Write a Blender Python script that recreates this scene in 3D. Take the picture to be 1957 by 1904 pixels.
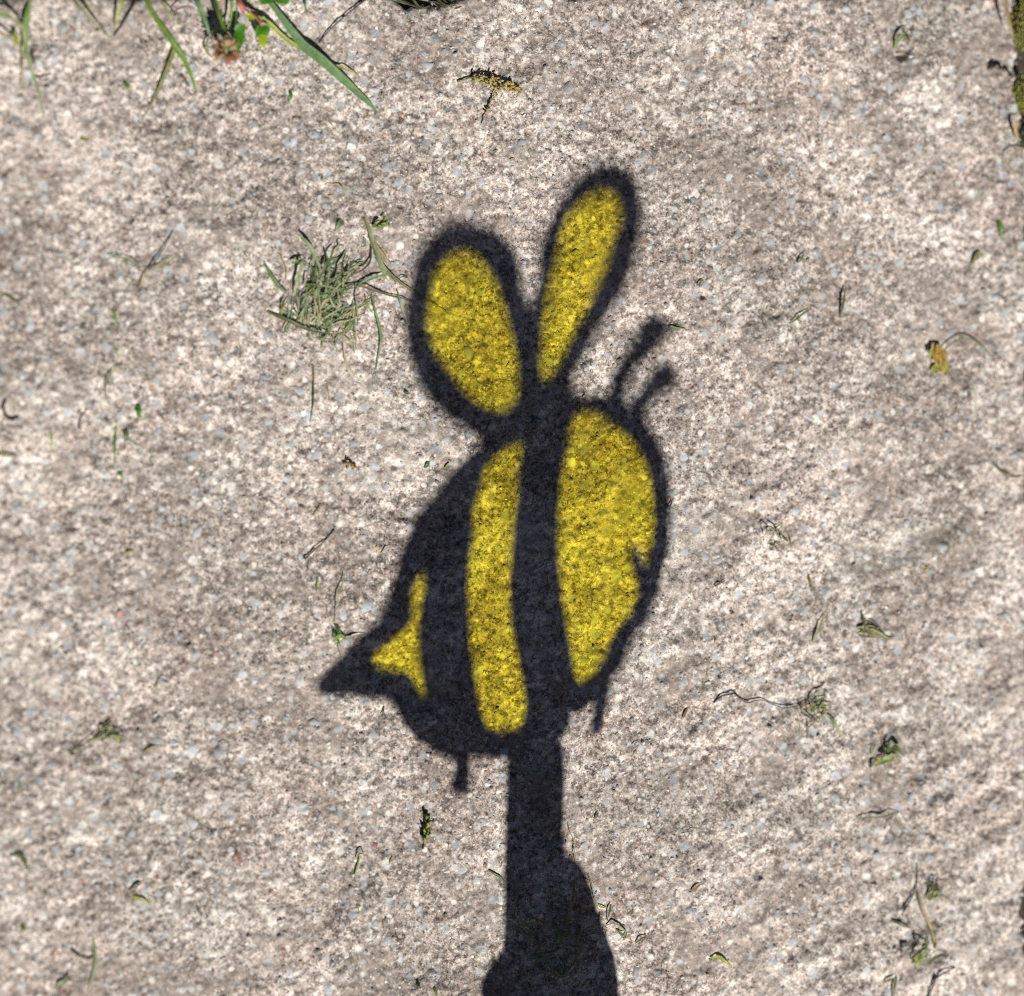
import bpy, bmesh, math, random
import numpy as np
from mathutils import Vector, Matrix

for o in list(bpy.data.objects):
    bpy.data.objects.remove(o)
scene = bpy.context.scene
COL = scene.collection
R = math.radians
random.seed(11)
rng = np.random.default_rng(11)

# ------------------------------------------------------------------ camera
LENS, DIST, TILT = 85.0, 1.135, R(16)
cam_d = bpy.data.cameras.new('camera')
cam_d.lens = LENS
cam_d.sensor_width = 36.0
cam_d.clip_start = 0.05
cam_d.clip_end = 500.0
cam = bpy.data.objects.new('camera', cam_d)
COL.objects.link(cam)
CAM = Vector((-DIST * math.sin(TILT), 0, DIST * math.cos(TILT)))
cam.location = CAM
cam.rotation_euler = (0, -TILT, 0)
cam_d.dof.use_dof = True
cam_d.dof.focus_distance = DIST + 0.015 * math.sin(TILT)
cam_d.dof.aperture_fstop = 2.7
scene.camera = cam

# ------------------------------------------------------------------ sky, sun, exposure
SUN_EL = R(49)
_sd = Vector((0.17, -1.0, 0)).normalized()
S = Vector((_sd.x * math.cos(SUN_EL), _sd.y * math.cos(SUN_EL), math.sin(SUN_EL)))   # ground -> sun
world = bpy.data.worlds.new('World')
scene.world = world
world.use_nodes = True
wn = world.node_tree
sky = wn.nodes.new('ShaderNodeTexSky')
sky.sky_type = 'NISHITA'
sky.sun_disc = False
sky.sun_elevation = SUN_EL
sky.sun_rotation = math.atan2(S.x, S.y)
sky.air_density = 0.24
sky.dust_density = 0.55
sky.ozone_density = 0.15
wn.nodes['Background'].inputs['Strength'].default_value = 0.05
wn.links.new(sky.outputs[0], wn.nodes['Background'].inputs['Color'])
sun_d = bpy.data.lights.new('sun', 'SUN')
sun_d.energy = 5.0
sun_d.angle = R(0.53)
sun_d.color = (1.0, 0.965, 0.91)
sun = bpy.data.objects.new('sun', sun_d)
sun.rotation_euler = S.to_track_quat('Z', 'Y').to_euler()
sun.location = S * 20
COL.objects.link(sun)
scene.view_settings.view_transform = 'Standard'
scene.view_settings.look = 'None'
scene.view_settings.gamma = 1.0
scene.view_settings.exposure = 0.22
scene.render.engine = 'CYCLES'
scene.cycles.use_denoising = False
scene.cycles.filter_width = 0.95
scene.cycles.transparent_max_bounces = 16

# ------------------------------------------------------------------ places on the paving
# measuring grid of the paving: 1957 x 1904 units over the area in view, about 0.245 mm each
_Rt = Vector((math.cos(TILT), 0, math.sin(TILT)))
_Bk = Vector((-math.sin(TILT), 0, math.cos(TILT)))
_K = 36.0 / LENS / 1957.0


def G(px, py, z=0.0):
    d = _Rt * ((px - 978.5) * _K) + Vector((0, -(py - 952.0) * _K, 0)) - _Bk
    t = (z - CAM.z) / d.z
    return CAM + d * t


UNIT = 0.000245

# ------------------------------------------------------------------ material helpers


def new_mat(name):
    m = bpy.data.materials.new(name)
    m.use_nodes = True
    nt = m.node_tree
    b = nt.nodes['Principled BSDF']
    return m, nt, b


def nd(nt, typ, **kw):
    n = nt.nodes.new(typ)
    for k, v in kw.items():
        if hasattr(n, k):
            setattr(n, k, v)
        else:
            n.inputs[k].default_value = v
    return n


def ramp(nt, stops, interp='LINEAR'):
    n = nt.nodes.new('ShaderNodeValToRGB')
    cr = n.color_ramp
    cr.interpolation = interp
    while len(cr.elements) < len(stops):
        cr.elements.new(0.5)
    for e, (p, c) in zip(cr.elements, stops):
        e.position = p
        e.color = (c[0], c[1], c[2], 1) if not isinstance(c, (int, float)) else (c, c, c, 1)
    return n


def mix(nt, fac, a, b, typ='MIX'):
    n = nt.nodes.new('ShaderNodeMix')
    n.data_type = 'RGBA'
    n.blend_type = typ
    for sock, v in ((n.inputs[0], fac), (n.inputs[6], a), (n.inputs[7], b)):
        if isinstance(v, bpy.types.NodeSocket):
            nt.links.new(v, sock)
        elif isinstance(v, (int, float)):
            sock.default_value = v if sock.type == 'VALUE' else (v, v, v, 1)
        else:
            sock.default_value = (v[0], v[1], v[2], 1)
    return n.outputs[2]


def math_n(nt, op, a, b=None, c=None):
    n = nt.nodes.new('ShaderNodeMath')
    n.operation = op
    for i, v in enumerate((a, b, c)):
        if v is None:
            continue
        if isinstance(v, bpy.types.NodeSocket):
            nt.links.new(v, n.inputs[i])
        else:
            n.inputs[i].default_value = v
    return n.outputs[0]


def noise(nt, vec, per_mm, detail=3.0, rough=0.55, dist=0.0):
    n = nt.nodes.new('ShaderNodeTexNoise')
    n.inputs['Scale'].default_value = 1.0 / per_mm
    n.inputs['Detail'].default_value = detail
    n.inputs['Roughness'].default_value = rough
    n.inputs['Distortion'].default_value = dist
    nt.links.new(vec, n.inputs['Vector'])
    return n.outputs['Fac']


def mm_coords(nt, world_space=False):
    if world_space:
        g = nt.nodes.new('ShaderNodeNewGeometry').outputs['Position']
    else:
        g = nt.nodes.new('ShaderNodeTexCoord').outputs['Object']
    s = nt.nodes.new('ShaderNodeVectorMath')
    s.operation = 'SCALE'
    s.inputs['Scale'].default_value = 1000.0
    nt.links.new(g, s.inputs[0])
    return s.outputs[0]


def paste_colour(nt, vec):
    """cement paste: crumbs of a pale film left on a worn grey brown, sandy matrix"""
    n0 = noise(nt, vec, 95.0, 3, 0.5)
    n1 = noise(nt, vec, 30.0, 3, 0.5, 0.3)
    n2 = noise(nt, vec, 5.5, 8, 0.66, 0.3)
    n3 = noise(nt, vec, 0.9, 4, 0.7)
    smooth = ramp_of(nt, noise(nt, vec, 34.0, 4, 0.55, 0.4), [(0.50, 0.0), (0.63, 1.0)])     # worn smooth, fewer crumbs
    t = math_n(nt, 'MULTIPLY_ADD', n0, 0.62, -0.31)
    t = math_n(nt, 'MULTIPLY_ADD', smooth, -0.045, t)
    t = math_n(nt, 'MULTIPLY_ADD', n1, 0.50, math_n(nt, 'ADD', t, -0.25))
    t = math_n(nt, 'ADD', t, n2)
    film = ramp_of(nt, t, [(0.43, 0.0), (0.53, 0.5), (0.64, 1.0)])

    def cells(per, shift):
        off = nt.nodes.new('ShaderNodeVectorMath')
        off.operation = 'ADD'
        off.inputs[1].default_value = (shift, -shift, shift * 0.7)
        nt.links.new(vec, off.inputs[0])
        v = nt.nodes.new('ShaderNodeTexVoronoi')
        v.inputs['Scale'].default_value = 1 / per
        nt.links.new(off.outputs[0], v.inputs['Vector'])
        sp = nt.nodes.new('ShaderNodeSeparateColor')
        nt.links.new(v.outputs['Color'], sp.inputs[0])
        return sp.outputs[0]
    c1, c2, c4 = cells(0.85, 5.3), cells(1.8, 11.9), cells(3.3, 23.1)
    g = math_n(nt, 'MULTIPLY_ADD', c1, 0.52, -0.26)
    g = math_n(nt, 'MULTIPLY_ADD', c2, 0.46, math_n(nt, 'ADD', g, -0.23))
    g = math_n(nt, 'MULTIPLY_ADD', c4, 0.32, math_n(nt, 'ADD', g, -0.16))
    n5 = noise(nt, vec, 2.6, 5, 0.65, 0.5)
    g = math_n(nt, 'MULTIPLY_ADD', n5, 1.3, math_n(nt, 'ADD', g, -0.65))
    g = math_n(nt, 'MULTIPLY_ADD', n3, 1.25, math_n(nt, 'ADD', g, -0.125))
    calm = math_n(nt, 'MULTIPLY_ADD', smooth, -0.55, 1.0)
    g = math_n(nt, 'MULTIPLY_ADD', math_n(nt, 'ADD', g, -0.48), calm, 0.48)
    worn = ramp_of(nt, g, [(0.05, (0.075, 0.062, 0.054)), (0.32, (0.205, 0.172, 0.150)), (0.64, (0.335, 0.284, 0.249)), (0.95, (0.52, 0.46, 0.415))])
    pale = ramp_of(nt, g, [(0.05, (0.18, 0.147, 0.128)), (0.32, (0.42, 0.355, 0.314)), (0.64, (0.64, 0.555, 0.502)), (0.92, (0.88, 0.82, 0.77))])
    col = mix(nt, film, worn, pale)
    hue = ramp_of(nt, noise(nt, vec, 60.0, 4, 0.6), [(0.38, (1.02, 0.985, 0.97)), (0.62, (0.97, 1.0, 0.98))])
    return mix(nt, 1.0, col, hue, 'MULTIPLY'), t, n3, n2


def concrete_material(name):
    m, nt, b = new_mat(name)
    vec = mm_coords(nt)
    col, a, n3, n2 = paste_colour(nt, vec)
    # sand grains of many colours, 1 to 2.5 mm, a few showing through the paste
    for per, lo, seed in ((2.1, 0.82, 3.7), (1.2, 0.78, 9.1), (3.6, 0.83, 17.3), (5.6, 0.86, 31.7)):
        off = nt.nodes.new('ShaderNodeVectorMath')
        off.operation = 'ADD'
        off.inputs[1].default_value = (seed, seed * 2.3, seed * 1.1)
        nt.links.new(vec, off.inputs[0])
        v = nt.nodes.new('ShaderNodeTexVoronoi')
        v.inputs['Scale'].default_value = 1 / per
        nt.links.new(off.outputs[0], v.inputs['Vector'])
        sep = nt.nodes.new('ShaderNodeSeparateColor')
        nt.links.new(v.outputs['Color'], sep.inputs[0])
        on = math_n(nt, 'GREATER_THAN', sep.outputs[0], lo)
        edge = nt.nodes.new('ShaderNodeMapRange')
        edge.inputs['From Min'].default_value = 0.47
        edge.inputs['From Max'].default_value = 0.30
        nt.links.new(math_n(nt, 'ADD', v.outputs['Distance'], math_n(nt, 'MULTIPLY_ADD', n2 if per > 3 else n3, 0.6, -0.28)), edge.inputs['Value'])
        fac = math_n(nt, 'MULTIPLY', math_n(nt, 'MULTIPLY', on, edge.outputs[0]), 0.8)
        g = ramp(nt, [(0.0, (0.34, 0.36, 0.375)), (0.25, (0.46, 0.485, 0.505)), (0.42, (0.72, 0.69, 0.64)),
                      (0.60, (0.13, 0.115, 0.11)), (0.74, (0.36, 0.20, 0.14)), (0.84, (0.16, 0.075, 0.06)),
                      (0.90, (0.55, 0.58, 0.60))], 'CONSTANT')
        # the largest grains are grey quartz, the small ones of every colour
        nt.links.new(math_n(nt, 'MULTIPLY', sep.outputs[1], 0.5 if per > 5 else 0.75 if per > 3 else 1.0), g.inputs[0])
        col = mix(nt, fac, col, g.outputs[0])
    nt.links.new(col, b.inputs['Base Color'])
    b.inputs['Roughness'].default_value = 0.85
    b.inputs['Specular IOR Level'].default_value = 0.3
    bump = nt.nodes.new('ShaderNodeBump')
    bump.inputs['Strength'].default_value = 0.5
    bump.inputs['Distance'].default_value = 0.0004
    hgt = math_n(nt, 'ADD', n3, noise(nt, vec, 0.5, 2, 0.5))
    nt.links.new(hgt, bump.inputs['Height'])
    nt.links.new(bump.outputs[0], b.inputs['Normal'])
    return m


def stone_material(name, source):
    """aggregate stones; colour comes from the stone, paste dust clings to part of it"""
    m, nt, b = new_mat(name)
    vec = mm_coords(nt, True)
    if source == 'object':
        c = nt.nodes.new('ShaderNodeObjectInfo').outputs['Color']
    else:
        at = nt.nodes.new('ShaderNodeAttribute')
        at.attribute_name = 'stone'
        c = at.outputs['Color']
    pcol, a, n3, n2 = paste_colour(nt, vec)
    n4 = noise(nt, vec, 1.6, 4, 0.7)
    c = mix(nt, 0.85, c, ramp_of(nt, n4, [(0.25, 0.5), (0.5, 1.0), (0.75, 1.5)]), 'MULTIPLY')
    dust = ramp_of(nt, noise(nt, vec, 3.2, 5, 0.7), [(0.45, 0.06), (0.60, 0.92)])
    col = mix(nt, dust, c, pcol)
    nt.links.new(col, b.inputs['Base Color'])
    b.inputs['Roughness'].default_value = 0.62
    bump = nt.nodes.new('ShaderNodeBump')
    bump.inputs['Strength'].default_value = 0.35
    bump.inputs['Distance'].default_value = 0.0003
    nt.links.new(n3, bump.inputs['Height'])
    nt.links.new(bump.outputs[0], b.inputs['Normal'])
    return m


def ramp_of(nt, sock, stops):
    r = ramp(nt, stops)
    nt.links.new(sock, r.inputs[0])
    return r.outputs[0]


def plant_material(name, base, dark, tip=None, transl=0.3, rough=0.45):
    m, nt, b = new_mat(name)
    vec = mm_coords(nt, True)
    n = noise(nt, vec, 3.0, 3, 0.6)
    f = noise(nt, vec, 0.7, 2, 0.6)
    col = mix(nt, ramp_of(nt, n, [(0.35, 0.0), (0.65, 1.0)]), dark, base)
    col = mix(nt, 0.7, col, ramp_of(nt, f, [(0.3, 0.7), (0.7, 1.3)]), 'MULTIPLY')
    if tip:
        col = mix(nt, ramp_of(nt, noise(nt, vec, 9.0, 2, 0.5), [(0.5, 0.0), (0.66, 1.0)]), col, tip)
    nt.links.new(col, b.inputs['Base Color'])
    b.inputs['Roughness'].default_value = rough
    b.inputs['Specular IOR Level'].default_value = 0.4
    tr = nt.nodes.new('ShaderNodeBsdfTranslucent')
    nt.links.new(col, tr.inputs['Color'])
    mx = nt.nodes.new('ShaderNodeMixShader')
    mx.inputs[0].default_value = transl
    nt.links.new(b.outputs[0], mx.inputs[1])
    nt.links.new(tr.outputs[0], mx.inputs[2])
    nt.links.new(mx.outputs[0], nt.nodes['Material Output'].inputs['Surface'])
    return m


def plain_material(name, col, rough=0.6, var=0.25, per=2.0):
    m, nt, b = new_mat(name)
    vec = mm_coords(nt, True)
    n = noise(nt, vec, per, 4, 0.6)
    c = mix(nt, var, col, ramp_of(nt, n, [(0.3, 0.35), (0.7, 1.6)]), 'MULTIPLY')
    nt.links.new(c, b.inputs['Base Color'])
    b.inputs['Roughness'].default_value = rough
    return m


M = {}
M['concrete'] = concrete_material('weathered_concrete')
M['stone'] = stone_material('aggregate_stone', 'object')
M['stones'] = stone_material('aggregate_stones', 'attribute')
M['soil'] = plain_material('dark_soil', (0.045, 0.034, 0.024), 0.95, 0.9, 2.5)
M['fresh'] = plant_material('fresh_green_grass', (0.20, 0.32, 0.055), (0.13, 0.23, 0.04), transl=0.35)
M['blue'] = plant_material('blue_green_grass', (0.175, 0.285, 0.125), (0.115, 0.20, 0.08), transl=0.25)
M['pale'] = plant_material('pale_green_grass', (0.34, 0.40, 0.21), (0.19, 0.26, 0.11), transl=0.3)
M['olive'] = plant_material('olive_grass', (0.28, 0.27, 0.10), (0.16, 0.18, 0.06), transl=0.25)
M['yellow'] = plant_material('yellow_green_grass', (0.42, 0.42, 0.06), (0.26, 0.33, 0.05), transl=0.35)
M['dry'] = plant_material('dried_grass', (0.36, 0.36, 0.22), (0.18, 0.21, 0.11), (0.42, 0.36, 0.22), transl=0.2, rough=0.6)
M['straw'] = plant_material('straw', (0.45, 0.36, 0.19), (0.28, 0.20, 0.10), transl=0.15, rough=0.6)
M['stem'] = plain_material('dark_stem', (0.055, 0.040, 0.030), 0.6, 0.6, 1.5)
M['thread'] = plain_material('black_rootlet', (0.020, 0.022, 0.022), 0.5, 0.4, 1.5)
M['darkgreen'] = plant_material('dark_green_grass', (0.12, 0.15, 0.06), (0.06, 0.085, 0.03), (0.20, 0.17, 0.09), transl=0.2)
M['brown'] = plant_material('withered_floret', (0.30, 0.15, 0.06), (0.15, 0.07, 0.03), (0.40, 0.27, 0.15), transl=0.2, rough=0.7)
M['pink'] = plant_material('pink_floret', (0.55, 0.20, 0.17), (0.38, 0.12, 0.10), transl=0.25)
M['seed'] = plant_material('golden_seed', (0.45, 0.32, 0.10), (0.28, 0.20, 0.07), (0.36, 0.38, 0.14), transl=0.15, rough=0.5)
M['gold'] = plant_material('golden_petal', (0.70, 0.46, 0.10), (0.48, 0.28, 0.06), (0.45, 0.42, 0.10), transl=0.3)
M['clover'] = plant_material('clover_leaf', (0.09, 0.25, 0.02), (0.055, 0.17, 0.015), transl=0.35, rough=0.4)
M['lime'] = plant_material('lime_leaf', (0.38, 0.48, 0.02), (0.24, 0.38, 0.02), transl=0.35, rough=0.4)
M['moss'] = plant_material('moss_cushion', (0.46, 0.47, 0.10), (0.26, 0.29, 0.06), (0.58, 0.48, 0.16), transl=0.2, rough=0.8)

# ------------------------------------------------------------------ object helpers


def tag(o, label=None, cat=None, group=None, kind=None):
    if label:
        o['label'] = label
    if cat:
        o['category'] = cat
    if group:
        o['group'] = group
    if kind:
        o['kind'] = kind
    return o


def empty(name, loc):
    e = bpy.data.objects.new(name, None)
    e.empty_display_size = 0.005
    e.location = loc
    COL.objects.link(e)
    return e


def link_mesh(name, verts, faces, mat, parent=None, smooth=True):
    """vertices in world space; with a parent the mesh is stored relative to it"""
    me = bpy.data.meshes.new(name)
    if parent is not None:
        off = parent.matrix_basis.translation.copy()
        if parent.parent:
            off += parent.parent.matrix_basis.translation
        verts = [(v[0] - off.x, v[1] - off.y, v[2] - off.z) for v in verts]
        org = None
    else:
        org = Vector(verts[0])
        verts = [(v[0] - org.x, v[1] - org.y, v[2] - org.z) for v in verts]
    me.from_pydata([tuple(v) for v in verts], [], faces)
    if smooth:
        me.polygons.foreach_set('use_smooth', [True] * len(me.polygons))
    me.materials.append(mat)
    me.update()
    o = bpy.data.objects.new(name, me)
    COL.objects.link(o)
    if parent is not None:
        o.parent = parent
    else:
        o.location = org
    return o


# ------------------------------------------------------------------ paving: height of the main slab
XE = G(1966, 300).x
SHEAR = (G(1900, -14).y - G(60, -14).y) / (G(1900, -14).x - G(60, -14).x)     # the slabs are not laid quite square
YE = G(978, -14).y
X0, Y0 = -0.52, -0.52
ND, DOM = 1152, 0.864       # noise field: 0.75 mm cells, periodic over 0.864 m
_fx = np.fft.fftfreq(ND, d=DOM / ND)
_FR = np.sqrt(_fx[:, None] ** 2 + _fx[None, :] ** 2)


def band(lam, width=0.55):
    w = rng.standard_normal((ND, ND))
    f0 = 1.0 / lam
    with np.errstate(divide='ignore'):
        lg = np.log(np.maximum(_FR, 1e-6) / f0)
    flt = np.exp(-(lg / width) ** 2)
    h = np.real(np.fft.ifft2(np.fft.fft2(w) * flt))
    return h / h.std()


HF = 0.00060 * band(0.085) + 0.00040 * band(0.027) + 0.00022 * band(0.010) + 0.00014 * band(0.0046) + 0.00007 * band(0.0024)
# worn ledges: the skin of the slab has flaked off in shallow steps
_b = band(0.06) + 0.45 * band(0.014) + 0.22 * band(0.006)
for _lv, _dp in ((0.9, 0.00045), (-0.7, 0.0004), (1.8, 0.0006), (-1.7, 0.0005)):
    HF += _dp * np.clip((_b - _lv) / 0.10, 0, 1)
_ky, _kx = np.meshgrid(_fx, _fx, indexing='ij')
_w = np.fft.fft2(rng.standard_normal((ND, ND)))
_ang = R(118)
_al = _kx * math.cos(_ang) + _ky * math.sin(_ang)      # across the scars
_pe = -_kx * math.sin(_ang) + _ky * math.cos(_ang)
_scar = np.real(np.fft.ifft2(_w * np.exp(-((np.abs(_al) - 55) / 30) ** 2) * np.exp(-(_pe / 22.0) ** 2)))
_scar /= _scar.std()
_c = np.linspace(-0.45, -0.45 + DOM, ND, endpoint=False)
_yy, _xx = np.meshgrid(_c, _c, indexing='ij')
HF += 0.00042 * _scar * np.clip((_xx - 0.03) / 0.10, 0, 1) * np.clip((0.10 - _yy) / 0.12, 0.15, 1)
# pits and blow holes
_holes = [(G(px, py), r * UNIT, dp) for px, py, r, dp in (
    (1172, 1020, 9, 0.0009), (1074, 1032, 6, 0.0016), (1065, 517, 5, 0.0016), (1344, 566, 6, 0.0016),
    (1480, 605, 5, 0.0012), (1540, 889, 6, 0.0015), (203, 1528, 6, 0.0014), (865, 1880, 7, 0.0012),
    (1725, 100, 15, 0.0040), (1043, 575, 6, 0.0014), (1260, 545, 5, 0.0012), (650, 1845, 10, 0.0016),
    (812, 1740, 8, 0.0015), (1330, 770, 6, 0.0012), (1655, 1165, 8, 0.0012), (1830, 1860, 12, 0.0016),
    (1650, 1640, 12, 0.0016), (1000, 845, 4, 0.001), (40, 830, 5, 0.001), (1490, 1280, 5, 0.0012))]
for _ in range(420):
    _holes.append((G(random.uniform(-60, 2000), random.uniform(-30, 1960)), random.uniform(2.4, 5.5) * UNIT, random.uniform(0.0006, 0.0017)))
_knobs = [(G(1906, 143), 12 * UNIT, 0.0075), (G(1922, 153), 9 * UNIT, 0.0068), (G(1893, 133), 8 * UNIT, 0.0045)]
_lumps = [(G(1440, 1010), 26 * UNIT, 0.0012), (G(800, 1640), 40 * UNIT, 0.0011),
          (G(1240, 1440), 40 * UNIT, 0.0010), (G(60, 830), 30 * UNIT, 0.0012), (G(1600, 1700), 30 * UNIT, 0.0016)]


def stamp(p, r, amp, soft):
    i0, i1 = np.searchsorted(_c, (p.y - 2.2 * r, p.y + 2.2 * r))
    j0, j1 = np.searchsorted(_c, (p.x - 2.2 * r, p.x + 2.2 * r))
    if i1 <= i0 or j1 <= j0:
        return
    yy, xx = np.meshgrid(_c[i0:i1], _c[j0:j1], indexing='ij')
    d = np.hypot(xx - p.x, yy - p.y) / r
    HF[i0:i1, j0:j1] += amp * (np.exp(-d ** 4) if soft else np.exp(-d ** 2))


for p, r, dp in _holes:
    stamp(p, max(r, 0.0007), -dp, True)
for p, r, dp in _lumps:
    stamp(p, r, dp, False)


for p, r, dp in _knobs:
    stamp(p, r, dp, True)


def groove(pts, width, depth):
    """hairline crack along a path"""
    P = [G(a, b) for a, b in pts]
    for a, b in zip(P, P[1:]):
        n = max(2, int((b - a).length / 0.0006))
        for k in range(n):
            q = a.lerp(b, k / n)
            j = int((q.x - _c[0]) / (DOM / ND))
            i = int((q.y - _c[0]) / (DOM / ND))
            j += random.choice((0, 0, 0, 1, -1))
            if 1 < i < ND - 2 and 1 < j < ND - 2:
                HF[i, j] = min(HF[i, j], HF[i - 1, j - 1]) - depth
                HF[i, j + 1] -= depth * 0.4 * width


groove([(488, 1668), (512, 1690), (535, 1708), (556, 1728), (572, 1740), (588, 1742)], 1, 0.0006)
groove([(815, 1568), (835, 1562), (852, 1566), (860, 1570)], 1, 0.0006)
groove([(808, 1622), (822, 1640), (818, 1652)], 1, 0.0006)
groove([(760, 1792), (775, 1782), (795, 1778)], 1, 0.0006)
groove([(300, 1750), (330, 1738)], 1, 0.0004)
groove([(735, 410), (748, 403), (752, 415), (770, 428)], 1, 0.0004)


def H(x, y):
    fx = ((x - _c[0]) / (DOM / ND)) % ND
    fy = ((y - _c[0]) / (DOM / ND)) % ND
    j = int(fx)
    i = int(fy)
    u = fx - j
    v = fy - i
    j1 = (j + 1) % ND
    i1 = (i + 1) % ND
    return ((HF[i, j] * (1 - u) + HF[i, j1] * u) * (1 - v) + (HF[i1, j] * (1 - u) + HF[i1, j1] * u) * v)


def Hv(X, Y):
    fx = ((X - _c[0]) / (DOM / ND)) % ND
    fy = ((Y - _c[0]) / (DOM / ND)) % ND
    j = fx.astype(int) % ND
    i = fy.astype(int) % ND
    u = fx - np.floor(fx)
    v = fy - np.floor(fy)
    j1 = (j + 1) % ND
    i1 = (i + 1) % ND
    return ((HF[i, j] * (1 - u) + HF[i, j1] * u) * (1 - v) + (HF[i1, j] * (1 - u) + HF[i1, j1] * u) * v)


def grid_mesh(name, xs, ys, Z, mat, shear=0.0):
    nx, ny = len(xs), len(ys)
    Xg, Yg = np.meshgrid(xs, ys)
    Yg = Yg + shear * Xg
    co = np.stack([Xg, Yg, Z], -1).reshape(-1, 3).astype(np.float32)
    idx = np.arange(nx * ny).reshape(ny, nx)
    q = np.stack([idx[:-1, :-1], idx[:-1, 1:], idx[1:, 1:], idx[1:, :-1]], -1).reshape(-1, 4)
    me = bpy.data.meshes.new(name)
    me.vertices.add(len(co))
    me.vertices.foreach_set('co', co.ravel())
    me.loops.add(q.size)
    me.loops.foreach_set('vertex_index', q.ravel().astype(np.int32))
    me.polygons.add(len(q))
    me.polygons.foreach_set('loop_start', np.arange(0, q.size, 4, dtype=np.int32))
    me.polygons.foreach_set('use_smooth', np.ones(len(q), dtype=bool))
    me.update(calc_edges=True)
    me.materials.append(mat)
    o = bpy.data.objects.new(name, me)
    COL.objects.link(o)
    return o


def slab_edge(d, depth=0.032, rnd=0.004):
    """profile across a rounded slab edge; d = metres inside the edge"""
    z = np.where(d < rnd, -rnd * (1 - np.sqrt(np.clip(1 - ((rnd - d) / rnd) ** 2, 0, 1))), 0.0)
    return np.where(d <= 0, -depth, z)


def wob(t, s):
    return 0.0010 * np.sin(t * 95 + s) + 0.0007 * np.sin(t * 241 + 2.1 * s) + 0.0004 * np.sin(t * 613 + s * 3.3)


fine = 0.00072
xs = np.concatenate([np.arange(X0, -0.27, 0.005), np.arange(-0.27, XE + 0.002, fine)])
ys = np.concatenate([np.arange(Y0, -0.255, 0.005), np.arange(-0.255, YE + 0.002, fine)])
Xg, Yg = np.meshgrid(xs, ys)
Zg = Hv(Xg, Yg + SHEAR * Xg)
chip_c = G(800, -5)
_k = np.cumsum(np.random.default_rng(5).standard_normal(400))
_k = (_k - np.convolve(_k, np.ones(31) / 31, 'same')) / 3.0
_rag = np.interp(Xg, np.linspace(-0.27, 0.27, 400), _k)
chip_y = np.clip(0.0058 + 0.0028 * _rag, 0.0, 0.011) * np.exp(-((Xg - chip_c.x) / 0.016) ** 4) + 0.0025 * np.exp(-((Xg - G(862, 0).x) / 0.006) ** 2)
chip2 = G(1951, 150)
chip_x = 0.0075 * np.exp(-((Yg - chip2.y) / 0.034) ** 4) + (0.0034 + 0.0012 * np.sin(Yg * 700)) * np.exp(-((Yg - G(1951, 1815).y) / 0.018) ** 2)
d_e = np.minimum(XE + wob(Yg, 0.4) - chip_x - Xg, YE + wob(Xg, 1.7) - chip_y - Yg)
Zg = Zg + slab_edge(d_e)
d_o = np.minimum(Xg - X0, Yg - Y0)
Zg = np.where(d_o < 1e-6, -0.032, Zg)
slab = grid_mesh('paving_slab', xs, ys, Zg, M['concrete'], SHEAR)
tag(slab, 'weathered beige concrete paving slab that fills the picture and carries the bee shadow', 'paving slab', kind='structure')

# neighbouring slabs across the joints and the soil they lie on
GAP = 0.014


def far_slab(name, x0, x1, y0, y1, label):
    xa = np.concatenate([[x0], np.arange(x0 + 0.0005, x0 + 0.02, 0.0015), np.arange(x0 + 0.02, x1, 0.004), [x1]])
    ya = np.concatenate([[y0], np.arange(y0 + 0.0005, y0 + 0.02, 0.0015), np.arange(y0 + 0.02, y1, 0.004), [y1]])
    X, Y = np.meshgrid(xa, ya)
    Z = Hv(X, Y) - 0.0015
    d = np.minimum(np.minimum(X - x0, x1 - X), np.minimum(Y - y0, y1 - Y))
    Z = np.where(d < 1e-6, -0.034, Z + slab_edge(d + 1e-5))
    o = grid_mesh(name, xa, ya, Z, M['concrete'], SHEAR)
    tag(o, label, 'paving slab', kind='structure')
    return o


far_slab('paving_slab', XE + GAP, XE + GAP + 0.7, Y0, YE - 0.002, 'neighbouring concrete slab beyond the mossy joint on the right')
far_slab('paving_slab', X0, XE, YE + GAP, YE + GAP + 0.7, 'neighbouring concrete slab beyond the grassy joint at the top')
far_slab('paving_slab', XE + GAP, XE + GAP + 0.7, YE + GAP, YE + GAP + 0.7, 'concrete slab past the corner where both joints cross')
far_slab('paving_slab', X0, XE, Y0 - GAP - 0.7, Y0 - GAP, 'concrete slab below the one with the shadow')
far_slab('paving_slab', X0 - GAP - 0.7, X0 - GAP, Y0, YE, 'concrete slab to the left of the one with the shadow')

far_slab('paving_slab', X0 - GAP - 0.7, X0 - GAP, Y0 - GAP - 0.7, Y0 - GAP, 'concrete slab below and left of the one with the shadow')
far_slab('paving_slab', XE + GAP, XE + GAP + 0.7, Y0 - GAP - 0.7, Y0 - GAP, 'concrete slab below and right of the one with the shadow')
far_slab('paving_slab', X0 - GAP - 0.7, X0 - GAP, YE + GAP, YE + GAP + 0.7, 'concrete slab above and left of the one with the shadow')
SOIL_Z = -0.011
gx = np.concatenate([np.linspace(-60, -1.3, 24), np.arange(-1.2, 1.3, 0.02), np.linspace(1.4, 60, 24)])
X, Y = np.meshgrid(gx, gx)
Z = SOIL_Z + 0.0008 * np.sin(X * 173 + Y * 91) * np.sin(Y * 140 - X * 57)
ground = grid_mesh('ground', gx, gx, Z, M['soil'])
tag(ground, 'dark soil in the joints and under the slabs', 'soil', kind='structure')

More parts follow.
